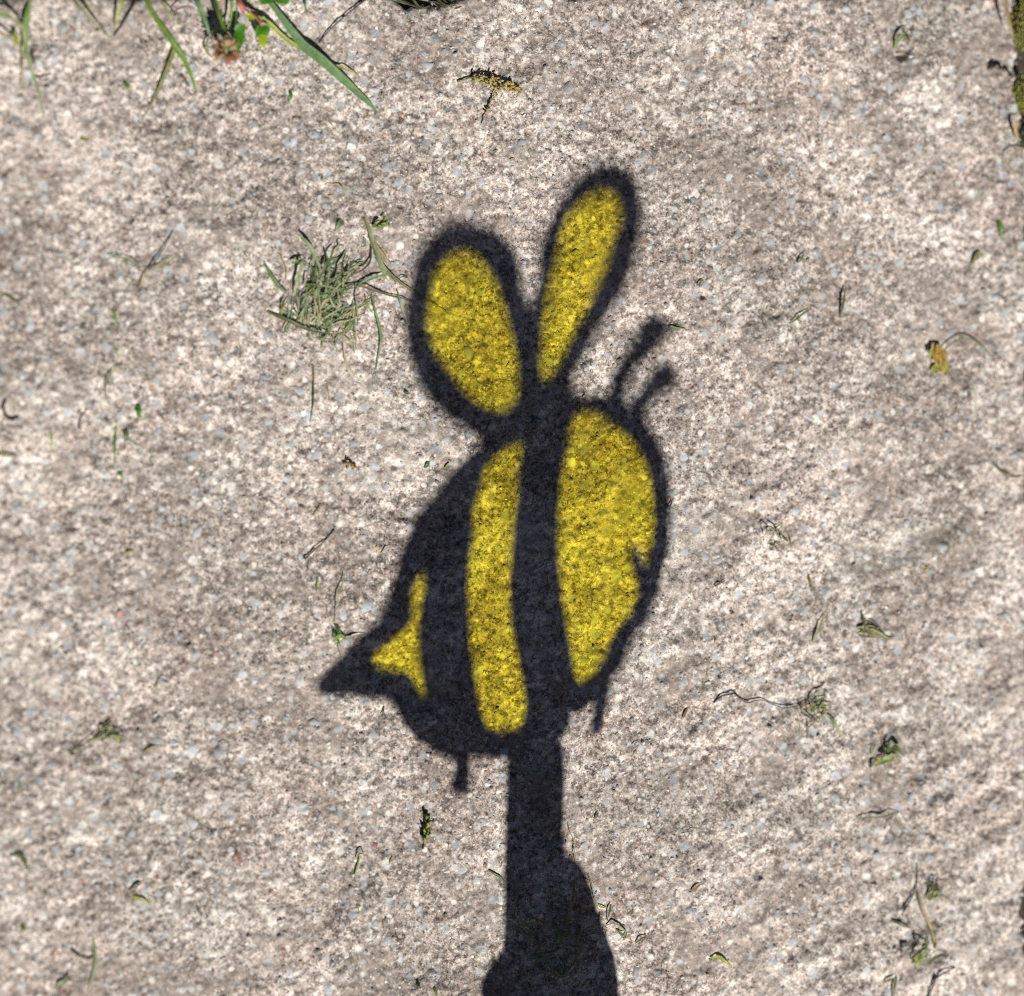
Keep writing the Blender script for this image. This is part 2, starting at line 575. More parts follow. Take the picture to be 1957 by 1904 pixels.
# ------------------------------------------------------------------ aggregate stones in the slab
PALETTE = [((0.26, 0.285, 0.305), 26), ((0.36, 0.385, 0.405), 20), ((0.22, 0.22, 0.225), 10), ((0.66, 0.63, 0.58), 12),
           ((0.22, 0.10, 0.085), 6), ((0.46, 0.27, 0.15), 5), ((0.45, 0.30, 0.27), 6), ((0.17, 0.12, 0.12), 8),
           ((0.55, 0.56, 0.57), 7)]
_pw = [w for _, w in PALETTE]


def dome(nseg, rings, seed):
    r_ = random.Random(seed)
    ang = [2 * math.pi * k / nseg + r_.uniform(-0.2, 0.2) for k in range(nseg)]
    rad = [r_.uniform(0.66, 1.2) for _ in range(nseg)]
    v = [(r_.uniform(-0.1, 0.1), r_.uniform(-0.1, 0.1), 0.36)]
    for fr, z in rings:
        for a, q in zip(ang, rad):
            v.append((math.cos(a) * q * fr, math.sin(a) * q * fr, z + r_.uniform(-0.03, 0.03)))
    f = [(0, 1 + k, 1 + (k + 1) % nseg) for k in range(nseg)]
    for ri in range(len(rings) - 1):
        b0, b1 = 1 + ri * nseg, 1 + (ri + 1) * nseg
        for k in range(nseg):
            k2 = (k + 1) % nseg
            f.append((b0 + k, b1 + k, b1 + k2, b0 + k2))
    return v, f


BIG = []
for k in range(9):
    v, f = dome(9, [(0.55, 0.33), (0.88, 0.18), (1.04, -0.22)], 100 + k)
    me = bpy.data.meshes.new('stone')
    me.from_pydata(v, [], f)
    me.polygons.foreach_set('use_smooth', [True] * len(me.polygons))
    me.materials.append(M['stone'])
    BIG.append(me)

named = [(453, 1640, 13, 19, (0.20, 0.075, 0.06), .5), (1172, 1020, 9, 9, (0.20, 0.15, 0.05), -.6), (1186, 1727, 8, 9, (0.22, 0.12, 0.085), .1),
         (915, 1570, 18, 15, (0.25, 0.26, 0.27), .1), (882, 1660, 15, 13, (0.33, 0.345, 0.36), .1), (790, 782, 14, 14, (0.33, 0.34, 0.35), .0),
         (1300, 163, 14, 11, (0.31, 0.33, 0.33), .0), (1383, 165, 6, 10, (0.2, 0.10, 0.10), .1), (712, 905, 16, 14, (0.36, 0.375, 0.39), 0),
         (660, 1520, 7, 11, (0.72, 0.68, 0.62), .4), (1218, 1865, 14, 20, (0.33, 0.34, 0.36), .1), (1119, 500, 6, 8, (0.7, 0.64, 0.5), .3),
         (1145, 690, 5, 5, (0.66, 0.6, 0.45), .3), (832, 945, 8, 9, (0.6, 0.6, 0.5), .1), (1112, 950, 9, 8, (0.38, 0.40, 0.38), .1),
         (227, 1173, 6, 9, (0.55, 0.18, 0.12), .3), (955, 1720, 7, 13, (0.6, 0.62, 0.62), .3), (875, 1690, 8, 10, (0.66, 0.64, 0.62), .3),
         (1218, 1610, 6, 6, (0.24, 0.13, 0.12), .3), (1210, 1440, 8, 8, (0.24, 0.13, 0.12), .1), (540, 1820, 6, 12, (0.20, 0.07, 0.06), .3),
         (573, 1815, 7, 8, (0.5, 0.27, 0.15), .1), (715, 1615, 8, 9, (0.22, 0.10, 0.10), .3), (620, 1600, 6, 14, (0.16, 0.11, 0.12), .1),
         (245, 745, 13, 13, (0.38, 0.40, 0.42), 0), (398, 645, 22, 18, (0.36, 0.38, 0.39), 0), (250, 40, 12, 16, (0.38, 0.39, 0.41), 0),
         (705, 240, 26, 20, (0.42, 0.43, 0.44), 0), (810, 130, 24, 14, (0.46, 0.47, 0.49), 0), (1034, 170, 10, 12, (0.4, 0.42, 0.43), 0),
         (575, 1300, 14, 26, (0.46, 0.48, 0.49), .1), (655, 1170, 12, 20, (0.38, 0.39, 0.40), .1), (1341, 1062, 14, 13, (0.33, 0.33, 0.33), 0),
         (1255, 1250, 14, 30, (0.43, 0.45, 0.47), .1), (1162, 1523, 13, 13, (0.33, 0.345, 0.36), 0), (1350, 1490, 8, 28, (0.37, 0.38, 0.39), 0),
         (1700, 170, 10, 22, (0.46, 0.48, 0.5), .1), (440, 1795, 12, 14, (0.5, 0.51, 0.52), .1), (545, 1860, 18, 16, (0.55, 0.56, 0.57), .1),
         (1055, 745, 20, 22, (0.34, 0.35, 0.36), 0), (840, 495, 12, 16, (0.33, 0.345, 0.36), 0), (600, 1385, 20, 14, (0.4, 0.42, 0.43), 0),
         (430, 1540, 14, 16, (0.35, 0.36, 0.37), 0), (830, 1500, 16, 20, (0.2, 0.2, 0.2), .0), (480, 1570, 10, 18, (0.2, 0.2, 0.21), 0),
         (660, 1715, 14, 16, (0.2, 0.19, 0.19), 0), (1410, 450, 10, 16, (0.35, 0.37, 0.38), 0), (1470, 1830, 18, 26, (0.35, 0.35, 0.36), 0)]
stone_list = []
for px, py, rx, ry, c, pr in named:
    stone_list.append((G(px, py), rx * UNIT, ry * UNIT, random.uniform(-0.4, 0.4), c, pr))
while len(stone_list) < 300:
    px, py = random.uniform(-10, 1950), random.uniform(-5, 1915)
    p = G(px, py)
    r = random.choice((6, 7, 7, 8, 8, 9, 10, 12, 14, 16, 19)) * UNIT * random.uniform(0.85, 1.15)
    if any((p.x - q[0].x) ** 2 + (p.y - q[0].y) ** 2 < (r + max(q[1], q[2])) ** 2 for q in stone_list):
        continue
    c = random.choices(PALETTE, _pw)[0][0]
    if r > 11 * UNIT:
        c = random.choice((PALETTE[0][0], PALETTE[1][0], PALETTE[1][0], PALETTE[2][0]))
    k = random.uniform(0.82, 1.18)
    stone_list.append((p, r, r * random.uniform(0.45, 0.9), random.uniform(0, 6.3), tuple(min(0.85, x * k) for x in c), random.uniform(-0.2, 0.3)))
for i, (p, rx, ry, rot, c, pr) in enumerate(stone_list):
    o = bpy.data.objects.new('stone', BIG[i % len(BIG)])
    zs = min(rx, ry) * 0.9
    zt = np.mean([H(p.x + dx * rx * .5, p.y + dy * ry * .5) for dx, dy in ((0, 0), (1, 0), (-1, 0), (0, 1), (0, -1))])
    # top of the dome stands a little above the paste around it
    o.location = (p.x, p.y, zt - 0.36 * zs + 0.00024 + pr * 0.28 * zs)
    o.scale = (rx, ry, zs)
    o.rotation_euler = (random.uniform(-.08, .08), random.uniform(-.08, .08), rot)
    o.color = (*c, 1)
    o.parent = slab
    COL.objects.link(o)

# the finer aggregate, too many to tell apart
NS = 9500
SM = [dome(6, [(0.6, 0.28), (1.0, -0.2)], 300 + k) for k in range(8)]
vs, fs, cs = [], [], []
base = 0
pts = np.stack([rng.uniform(-0.262, XE - 0.003, NS), rng.uniform(-0.262, YE - 0.004, NS)], -1)
pts[:, 1] += SHEAR * pts[:, 0]
for i in range(NS):
    v, f = SM[i % 8]
    x, y = pts[i]
    r = 0.00042 + 0.0013 * random.random() ** 2.0
    ry = r * random.uniform(0.55, 1.0)
    a = random.uniform(0, 6.283)
    ca, sa = math.cos(a), math.sin(a)
    z = H(x, y) - 0.04 * r + random.uniform(-0.12, 0.12) * r
    for vx, vy, vz in v:
        ux, uy = vx * r, vy * ry
        vs.append((x + ca * ux - sa * uy, y + sa * ux + ca * uy, z + vz * r))
    fs.extend([tuple(q + base for q in face) for face in f])
    c = random.choices(PALETTE, _pw)[0][0]
    k = random.uniform(0.75, 1.25)
    cs.extend([(min(.85, c[0] * k), min(.85, c[1] * k), min(.85, c[2] * k), 1)] * len(v))
    base += len(v)
me = bpy.data.meshes.new('fine_aggregate')
me.from_pydata(vs, [], fs)
me.polygons.foreach_set('use_smooth', [True] * len(me.polygons))
at = me.color_attributes.new('stone', 'FLOAT_COLOR', 'POINT')
at.data.foreach_set('color', np.array(cs, dtype=np.float32).ravel())
me.materials.append(M['stones'])
fine_o = bpy.data.objects.new('fine_aggregate', me)
fine_o.parent = slab
COL.objects.link(fine_o)
tag(fine_o, kind='stuff')

# ------------------------------------------------------------------ the bee cut-out held in the sun, whose shadow falls on the slab


def smooth_closed(pts, n=4):
    out = []
    N = len(pts)
    for i in range(N):
        p0, p1, p2, p3 = (Vector(pts[(i + k - 1) % N]) for k in range(4))
        for j in range(n):
            t = j / n
            out.append(0.5 * ((2 * p1) + (p2 - p0) * t + (2 * p0 - 5 * p1 + 4 * p2 - p3) * t * t + (3 * p1 - p0 - 3 * p2 + p3) * t ** 3))
    return [(v[0], v[1]) for v in out]


gA, gB = G(1020, 1700), G(1020, 330)
PA, PB = gA + S * 0.34, gB + S * 0.95
Vax = (PB - PA).normalized()
Uax = (Vector((1, 0, 0)) - Vax * Vax.x).normalized()
Wax = Uax.cross(Vax)
PM = Matrix(((Uax.x, Vax.x, Wax.x, PA.x), (Uax.y, Vax.y, Wax.y, PA.y), (Uax.z, Vax.z, Wax.z, PA.z), (0, 0, 0, 1)))


def on_sheet(px, py):
    """where the sunray to this spot of the paving crosses the cut-out"""
    g = G(px, py)
    t = (PA - g).dot(Wax) / S.dot(Wax)
    q = g + S * t - PA
    return q.dot(Uax), q.dot(Vax)


def sheet(name, outlines, thick, mat, parent, w=0.0, smooth=True, scale=1.0):
    cu = bpy.data.curves.new(name, 'CURVE')
    cu.dimensions = '2D'
    cu.fill_mode = 'BOTH'
    cu.extrude = thick / 2
    for pts in outlines:
        q = smooth_closed(pts) if smooth else pts
        if scale != 1.0:
            cx = sum(a for a, _ in q) / len(q)
            cy = sum(b for _, b in q) / len(q)
            q = [(cx + (a - cx) * scale, cy + (b - cy) * scale) for a, b in q]
        q = [on_sheet(a, b) for a, b in q]
        sp = cu.splines.new('POLY')
        sp.points.add(len(q) - 1)
        for p, (a, b) in zip(sp.points, q):
            p.co = (a, b, 0, 1)
        sp.use_cyclic_u = True
    tmp = bpy.data.objects.new('tmp', cu)
    COL.objects.link(tmp)
    dg = bpy.context.evaluated_depsgraph_get()
    me = bpy.data.meshes.new_from_object(tmp.evaluated_get(dg))
    bpy.data.objects.remove(tmp)
    me.name = name
    me.materials.clear()
    me.materials.append(mat)
    o = bpy.data.objects.new(name, me)
    COL.objects.link(o)
    o.parent = parent
    o.location = (0, 0, w)
    return o


M['card'] = plain_material('black_card', (0.03, 0.03, 0.032), 0.7, 0.2, 6)
fm, fnt, fb = new_mat('yellow_film')
tb = fnt.nodes.new('ShaderNodeBsdfTransparent')
tb.inputs['Color'].default_value = (0.925, 0.88, 0.085, 1)
fcol = mix(fnt, ramp_of(fnt, noise(fnt, mm_coords(fnt, True), 26.0, 3, 0.55), [(0.32, 0.0), (0.68, 1.0)]), (0.885, 0.825, 0.06), (0.965, 0.93, 0.11))
fnt.links.new(fcol, tb.inputs['Color'])
gl = fnt.nodes.new('ShaderNodeBsdfGlossy')
gl.inputs['Roughness'].default_value = 0.15
gl.inputs['Color'].default_value = (0.8, 0.75, 0.4, 1)
mx = fnt.nodes.new('ShaderNodeMixShader')
mx.inputs[0].default_value = 0.03
fnt.links.new(tb.outputs[0], mx.inputs[1])
fnt.links.new(gl.outputs[0], mx.inputs[2])
fnt.links.new(mx.outputs[0], fnt.nodes['Material Output'].inputs['Surface'])
M['film'] = fm

OUTER = [(885, 440), (840, 453), (808, 490), (792, 545), (786, 605), (793, 665), (815, 722), (852, 772), (900, 812), (927, 832),
         (926, 846), (900, 868), (862, 908), (830, 952), (806, 985), (789, 1020), (768, 1058), (758, 1095), (751, 1130), (728, 1176),
         (697, 1213), (664, 1248), (634, 1277), (610, 1305), (612, 1311), (650, 1316), (690, 1321), (735, 1328), (758, 1340), (771, 1365),
         (786, 1388), (803, 1406), (830, 1425), (868, 1438), (920, 1438), (968, 1436), (1018, 1436), (1074, 1395), (1082, 1368),
         (1100, 1355), (1124, 1335), (1142, 1308), (1175, 1262), (1205, 1215), (1232, 1165), (1252, 1110), (1266, 1055), (1274, 1000),
         (1275, 945), (1266, 890), (1247, 840), (1219, 800), (1190, 776), (1150, 763), (1112, 765), (1090, 755), (1088, 735), (1098, 700), (1120, 655),
         (1145, 608), (1170, 556), (1193, 497), (1208, 435), (1211, 380), (1194, 342), (1158, 328), (1115, 344), (1080, 385), (1055, 440),
         (1040, 490), (1027, 540), (1016, 575), (1008, 580), (996, 545), (976, 495), (940, 456)]
WING_L = [(893, 467), (850, 480), (826, 512), (816, 560), (811, 610), (821, 660), (845, 702), (880, 747), (922, 780), (963, 785), (989, 760),
          (990, 705), (984, 650), (969, 590), (949, 530), (924, 486)]
WING_R = [(1146, 353), (1112, 368), (1083, 410), (1066, 465), (1050, 530), (1037, 590), (1030, 650), (1026, 700), (1036, 727), (1060, 718),
          (1085, 670), (1111, 612), (1141, 550), (1166, 490), (1185, 430), (1190, 388), (1175, 360)]
STRIPE = [(994, 846), (960, 858), (926, 892), (911, 940), (901, 1000), (894, 1060), (890, 1120), (892, 1185), (898, 1255), (908, 1322), (920, 1376),
          (937, 1398), (970, 1399), (996, 1386), (1005, 1350), (1000, 1300), (989, 1245), (978, 1180), (975, 1100), (980, 1000), (990, 920), (1000, 868)]
FACE = [(1114, 786), (1097, 800), (1084, 845), (1072, 900), (1065, 965), (1063, 1035), (1068, 1105), (1077, 1180), (1087, 1250), (1097, 1298), (1116, 1300),
        (1146, 1262), (1178, 1214), (1202, 1178), (1217, 1145), (1219, 1112), (1212, 1088), (1207, 1058), (1214, 1056), (1229, 1084), (1240, 1060), (1249, 1025),
        (1251, 985), (1247, 935), (1234, 885), (1212, 840), (1180, 808), (1145, 790)]
TAIL = [(803, 1085), (787, 1107), (782, 1140), (777, 1176), (745, 1214), (714, 1248), (713, 1270), (730, 1284), (778, 1292), (795, 1320), (809, 1336),
        (813, 1315), (805, 1265), (799, 1202), (806, 1140), (812, 1105)]


def inset(poly, d):
    """move a closed outline outwards (d > 0) or inwards along its normals"""
    area = sum(a[0] * b[1] - b[0] * a[1] for a, b in zip(poly, poly[1:] + poly[:1]))
    sg = 1 if area > 0 else -1
    out = []
    N = len(poly)
    for i, p_ in enumerate(poly):
        t_ = (Vector(poly[(i + 1) % N]) - Vector(poly[i - 1])).normalized()
        out.append((p_[0] + sg * t_.y * d, p_[1] - sg * t_.x * d))
    return out


_o8, _o16 = inset(OUTER, 8.0), inset(OUTER, 16.0)
OUTER = [p_ if (990 < p_[0] < 1030 and 530 < p_[1] < 600) else b if (p_[1] < 600 or (p_[1] < 800 and p_[0] < 900)) else a for a, b, p_ in zip(_o8, _o16, OUTER)]
WING_L, WING_R = inset(WING_L, -6.5), inset(WING_R, -5.0)
WING_L = [(a, b + max(0, 10 - abs(b - 478) * .12)) for a, b in WING_L]
WING_R = [(a, b + max(0, 9 - abs(b - 360) * .12)) for a, b in WING_R]
STRIPE, FACE, TAIL = (inset(h_, -3.5) for h_ in (STRIPE, FACE, TAIL))
bee = empty('bee_puppet', PA)
bee.matrix_basis = PM
tag(bee, 'black bee cut-out with yellow film windows on a stick, casting the shadow on the slab', 'shadow puppet')
frame = sheet('body_frame', [OUTER, WING_L, WING_R, STRIPE, FACE, TAIL], 0.0016, M['card'], bee)
for nm, hole, sc_ in (('wing_film', WING_L, 1.05), ('wing_film', WING_R, 1.05), ('stripe_film', STRIPE, 1.03), ('face_film', FACE, 1.03), ('tail_film', TAIL, 1.05)):
    sheet(nm, [hole], 0.00012, M['film'], bee, w=-0.0011, scale=sc_)


def strip_outline(path, widths):
    L_, R_ = [], []
    for i, (p, w) in enumerate(zip(path, widths)):
        a = Vector(path[max(0, i - 1)])
        b = Vector(path[min(len(path) - 1, i + 1)])
        t = (b - a).normalized()
        n = Vector((-t.y, t.x)) * w / 2
        L_.append((p[0] + n.x, p[1] + n.y))
        R_.append((p[0] - n.x, p[1] - n.y))
    return L_ + R_[::-1]


AN1 = [(1174, 785), (1177, 765), (1181, 735), (1193, 697), (1216, 660), (1240, 633), (1255, 616), (1266, 604)]
AN2 = [(1207, 805), (1210, 786), (1219, 763), (1240, 738), (1258, 719), (1272, 705), (1284, 695)]
sheet('antenna', [strip_outline(AN1, [31, 31, 32, 34, 38, 45, 49, 40])], 0.0016, M['card'], bee, w=0.0018)
sheet('antenna', [strip_outline(AN2, [31, 31, 33, 39, 47, 52, 42])], 0.0016, M['card'], bee, w=0.0018)
sheet('leg', [strip_outline([(880, 1425), (882, 1448), (883, 1468), (880, 1484), (877, 1500)], [29, 29, 30, 34, 30])], 0.0016, M['card'], bee, w=0.0018)
sheet('leg', [strip_outline([(1152, 1290), (1148, 1325), (1143, 1350), (1139, 1372), (1136, 1388)], [22, 22, 23, 21, 16])], 0.0016, M['card'], bee, w=0.0018)
M['wood'] = plain_material('painted_stick', (0.16, 0.11, 0.07), 0.6, 0.4, 8)
sheet('stick', [[(1022, 1406), (1077, 1408), (1077, 1500), (1077, 1620), (1075, 1800), (1068, 2080), (1020, 2090), (968, 2080), (960, 1800), (963, 1620), (967, 1500), (968, 1408)]],
      0.004, M['wood'], bee, w=0.0042, smooth=False)

# the hand that holds the stick


def held(px, py, dt):
    g = G(px, py)
    t = (PA - g).dot(Wax) / S.dot(Wax)
    return g + S * (t + dt)


def capsule_chain(bm, pts, rads):
    for p, r in zip(pts, rads):
        bmesh.ops.create_icosphere(bm, subdivisions=2, radius=r, matrix=Matrix.Translation(p))
    for (p, r), (q, s) in zip(zip(pts, rads), list(zip(pts, rads))[1:]):
        d = q - p
        if d.length < 1e-5:
            continue
        mt = Matrix.Translation((p + q) / 2) @ d.to_track_quat('Z', 'Y').to_matrix().to_4x4()
        bmesh.ops.create_cone(bm, cap_ends=True, segments=14, radius1=r, radius2=s, depth=d.length, matrix=mt)


def remeshed(name, bm, voxel, mat, smooth_it=6):
    me = bpy.data.meshes.new(name)
    bm.to_mesh(me)
    bm.free()
    o = bpy.data.objects.new(name, me)
    COL.objects.link(o)
    md = o.modifiers.new('r', 'REMESH')
    md.mode = 'VOXEL'
    md.voxel_size = voxel
    sm = o.modifiers.new('s', 'SMOOTH')
    sm.iterations = smooth_it
    sm.factor = 0.5
    dg = bpy.context.evaluated_depsgraph_get()
    out = bpy.data.meshes.new_from_object(o.evaluated_get(dg))
    bpy.data.objects.remove(o)
    out.name = name
    out.polygons.foreach_set('use_smooth', [True] * len(out.polygons))
    out.materials.clear()
    out.materials.append(mat)
    return out


M['skin'], snt, sb = new_mat('skin')
scol = mix(snt, noise(snt, mm_coords(snt, True), 9.0, 4, 0.6), (0.50, 0.27, 0.19), (0.62, 0.37, 0.27))
snt.links.new(scol, sb.inputs['Base Color'])
sb.inputs['Roughness'].default_value = 0.5
sb.inputs['Subsurface Weight'].default_value = 0.1
sb.inputs['Subsurface Radius'].default_value = (0.004, 0.002, 0.001)
M['sleeve'] = plain_material('navy_sleeve', (0.03, 0.04, 0.08), 0.9, 0.5, 1.2)
mmr = 0.001
wrist = held(1085, 2400, 0.035)
elbow = held(1190, 2760, 0.30)
bm = bmesh.new()
capsule_chain(bm, [held(1118, 2170, -0.005), held(1130, 1990, -0.012), held(1131, 1900, -0.014), held(1128, 1850, -0.014), held(1104, 1772, -0.012), held(1092, 1722, -0.010), held(1079, 1674, -0.007)],
              [17 * mmr, 14.5 * mmr, 14 * mmr, 13.4 * mmr, 12.0 * mmr, 11.4 * mmr, 9.8 * mmr])
capsule_chain(bm, [held(1082, 1800, -0.004), held(1088, 1930, 0.002), held(1090, 2120, 0.006)], [8 * mmr, 11 * mmr, 15 * mmr])
for my, k, rr in ((2060, 0, 10.2), (2135, 1, 10.2), (2215, 2, 9.6), (2290, 3, 8.4)):
    capsule_chain(bm, [held(1012, my, 0.022), held(958, my - 168 + k * 10, 0.038), held(985, my - 214 + k * 12, 0.038), held(1040, my - 208 + k * 14, 0.030), held(1096, my - 176 + k * 14, 0.016)],
                  [rr * 1.15 * mmr, rr * 1.08 * mmr, rr * 0.92 * mmr, rr * 0.92 * mmr, rr * 0.82 * mmr])
    capsule_chain(bm, [held(1012, my, 0.022), held(1060, 2300, 0.022), wrist], [rr * 1.3 * mmr, 15 * mmr, 21 * mmr])
capsule_chain(bm, [held(1118, 2170, -0.005), held(1085, 2290, 0.012), wrist], [16 * mmr, 20 * mmr, 22 * mmr])
capsule_chain(bm, [held(1055, 2160, 0.018), held(1060, 2260, 0.018)], [17 * mmr, 19 * mmr])
capsule_chain(bm, [wrist, wrist.lerp(elbow, 0.4), elbow], [22 * mmr, 30 * mmr, 36 * mmr])
hand_me = remeshed('hand', bm, 0.0022, M['skin'], 5)
person = empty('person', wrist)
tag(person, 'outstretched hand and sleeved forearm gripping the stick, its shadow at the bottom edge', 'person')
hand = bpy.data.objects.new('hand', hand_me)
hand.parent = person
hand.location = -wrist
COL.objects.link(hand)
bm = bmesh.new()
cuff0 = wrist.lerp(elbow, 0.30)
far_el = elbow + (elbow - wrist) * 0.25
_ax = (far_el - cuff0)
q = _ax.to_track_quat('Z', 'Y').to_matrix()
rings = []
for k in range(14):
    t = k / 13
    c = cuff0 + _ax * t
    rad = 0.037 + 0.014 * t + 0.0018 * math.sin(k * 2.4)
    rings.append([bm.verts.new(c + q @ Vector((math.cos(a) * rad, math.sin(a) * rad * (0.94 + 0.05 * math.sin(k * 1.7)), 0))) for a in [2 * math.pi * j / 24 for j in range(24)]])
inner = [bm.verts.new(cuff0 + q @ Vector((math.cos(2 * math.pi * j / 24) * 0.034, math.sin(2 * math.pi * j / 24) * 0.034, 0.012))) for j in range(24)]
for a, b in zip([inner] + rings, rings):
    for j in range(24):
        bm.faces.new((a[j], a[(j + 1) % 24], b[(j + 1) % 24], b[j]))
bm.faces.new(rings[-1])
sme = bpy.data.meshes.new('sleeve')
bm.to_mesh(sme)
bm.free()
sme.polygons.foreach_set('use_smooth', [True] * len(sme.polygons))
sme.materials.append(M['sleeve'])
sl = bpy.data.objects.new('sleeve', sme)
sl.parent = person
sl.location = -wrist
COL.objects.link(sl)

# ------------------------------------------------------------------ blades, stems and leaves


def P3(p):
    """(x, y, height in mm above the slab) on the measuring grid -> point in space"""
    px, py = p[0], p[1]
    h = (p[2] if len(p) > 2 else 0.4) * 0.001
    g = G(px, py, h)
    inside = g.x < XE - 0.004 and g.y < YE + SHEAR * g.x - 0.004
    z = H(g.x, g.y) if inside else 0.0
    return Vector((g.x, g.y, z + h))


def catmull(P, n):
    out = []
    N = len(P)
    for i in range(N - 1):
        p0 = P[max(0, i - 1)]
        p1, p2 = P[i], P[i + 1]
        p3 = P[min(N - 1, i + 2)]
        for j in range(n):
            t = j / n
            out.append(0.5 * ((2 * p1) + (p2 - p0) * t + (2 * p0 - 5 * p1 + 4 * p2 - p3) * t * t + (3 * p1 - p0 - 3 * p2 + p3) * t ** 3))
    out.append(P[-1])
    return out


def ribbon_geo(P, width, base_w=0.55, tip_w=0.04, peak=0.35, fold=0.28, roll=0.0, n=4):
    c = catmull(P, n)
    vs, fs = [], []
    N = len(c)
    for i, p in enumerate(c):
        t = (c[min(N - 1, i + 1)] - c[max(0, i - 1)])
        t = t.normalized() if t.length > 1e-9 else Vector((1, 0, 0))
        side = t.cross(Vector((0, 0, 1)))
        side = side.normalized() if side.length > 1e-4 else Vector((1, 0, 0))
        up = side.cross(t).normalized()
        ca, sa = math.cos(roll), math.sin(roll)
        s2 = side * ca + up * sa
        u2 = up * ca - side * sa
        f = i / (N - 1)
        w = base_w + (1 - base_w) * (f / peak) if f < peak else 1 + (tip_w - 1) * ((f - peak) / (1 - peak)) ** 1.7
        w = max(w, 0.03) * width / 2
        vs += [p - s2 * w + u2 * (w * fold), p - u2 * (w * fold * 0.6), p + s2 * w + u2 * (w * fold)]
        if i:
            a, b = 3 * (i - 1), 3 * i
            fs += [(a, a + 1, b + 1, b), (a + 1, a + 2, b + 2, b + 1)]
    return vs, fs


def tube_geo(P, r0, r1, n=4, sides=5):
    c = catmull(P, n)
    vs, fs = [], []
    N = len(c)
    for i, p in enumerate(c):
        t = (c[min(N - 1, i + 1)] - c[max(0, i - 1)])
        t = t.normalized() if t.length > 1e-9 else Vector((1, 0, 0))
        a = t.cross(Vector((0, 0, 1)))
        a = a.normalized() if a.length > 1e-4 else Vector((1, 0, 0))
        b = a.cross(t).normalized()
        r = r0 + (r1 - r0) * i / (N - 1)
        for k in range(sides):
            q = 2 * math.pi * k / sides
            vs.append(p + a * (math.cos(q) * r) + b * (math.sin(q) * r))
        if i:
            o0, o1 = sides * (i - 1), sides * i
            for k in range(sides):
                k2 = (k + 1) % sides
                fs.append((o0 + k, o0 + k2, o1 + k2, o1 + k))
    fs.append(tuple(range(sides))[::-1])
    fs.append(tuple(sides * (N - 1) + k for k in range(sides)))
    return vs, fs


def blade(name, pts, w, mat, parent=None, kind='ribbon', **kw):
    P = [P3(p) for p in pts]
    if kind == 'ribbon':
        v, f = ribbon_geo(P, w * UNIT, **kw)
    else:
        v, f = tube_geo(P, w * UNIT / 2, w * UNIT / 2 * kw.get('taper', 0.5))
    return link_mesh(name, v, f, M[mat], parent)


def seed_geo(p, d, ln, r, sides=5):
    """a pointed grain or floret from p along d"""
    d = d.normalized()
    a = d.cross(Vector((0, 0, 1)))
    a = a.normalized() if a.length > 1e-4 else Vector((1, 0, 0))
    b = a.cross(d)
    vs = [p]
    for t, q in ((0.3, 0.85), (0.6, 1.0), (0.85, 0.55)):
        for k in range(sides):
            an = 2 * math.pi * k / sides
            vs.append(p + d * (ln * t) + (a * math.cos(an) + b * math.sin(an)) * (r * q))
    vs.append(p + d * ln)
    fs = [(0, 1 + (k + 1) % sides, 1 + k) for k in range(sides)]
    for ri in range(2):
        o0, o1 = 1 + ri * sides, 1 + (ri + 1) * sides
        for k in range(sides):
            k2 = (k + 1) % sides
            fs.append((o0 + k, o0 + k2, o1 + k2, o1 + k))
    last = len(vs) - 1
    fs += [(1 + 2 * sides + k, 1 + 2 * sides + (k + 1) % sides, last) for k in range(sides)]
    return vs, fs


def leaflet_geo(c, d, ln, wd, tilt=0.15, cup=0.22, notch=0.06):
    """oval clover leaflet with a mid crease, stalk end at c"""
    d = d.normalized()
    s = d.cross(Vector((0, 0, 1))).normalized()
    u = s.cross(d).normalized()
    vs, fs = [], []
    n = 7
    for i in range(n):
        t = i / (n - 1)
        w = wd / 2 * math.sin(math.pi * min(1, 0.08 + t * 0.92) ** 0.85) ** 0.75 if i < n - 1 else wd * 0.13
        y = t * ln
        z = math.sin(t * 2.2) * ln * tilt
        mid = c + d * (y - (notch * ln if i == n - 1 else 0)) + u * z
        lf = c + d * y - s * w + u * (z + w * cup)
        rt = c + d * y + s * w + u * (z + w * cup)
        l2 = c + d * y - s * w * .55 + u * (z + w * cup * .45)
        r2 = c + d * y + s * w * .55 + u * (z + w * cup * .45)
        vs += [lf, l2, mid, r2, rt]
        if i:
            a, b = 5 * (i - 1), 5 * i
            for k in range(4):
                fs.append((a + k, a + k + 1, b + k + 1, b + k))
    return vs, fs


def thing(name, label, cat, at, group=None):
    e = empty(name, P3((at[0], at[1], at[2] if len(at) > 2 else 0)))
    tag(e, label, cat, group)
    return e


# ---- plants rooted in the joint at the top
t = thing('grass_tuft', 'pale green grass tuft hanging in at the far top left corner', 'grass', (60, -45, -10))
blade('blade', [(66, -45, -9), (60, -8, 3), (53, 40, 4), (50, 85, 4), (58, 120, 4), (68, 155, 3), (79, 195, 2), (85, 237, .6)], 8, 'pale', t)
blade('blade', [(-35, -40, -9), (-12, 10, 8), (22, 32, 9), (44, 55, 7), (46, 90, 5), (43, 130, 3), (41, 172, 1)], 5, 'olive', t)
blade('blade', [(-45, -30, -9), (-10, 22, 8), (22, 34, 8), (54, 52, 6)], 6, 'fresh', t)
blade('blade', [(-50, 20, 4), (-5, 58, 6), (26, 78, 5), (40, 95, 3)], 5, 'olive', t)
blade('blade', [(70, -45, -9), (52, 20, 4), (47, 60, 3.5), (55, 110, 3), (66, 150, 2)], 6, 'fresh', t)
blade('blade', [(28, 60, 4), (32, 78, 5), (38, 92, 4)], 9, 'yellow', t)
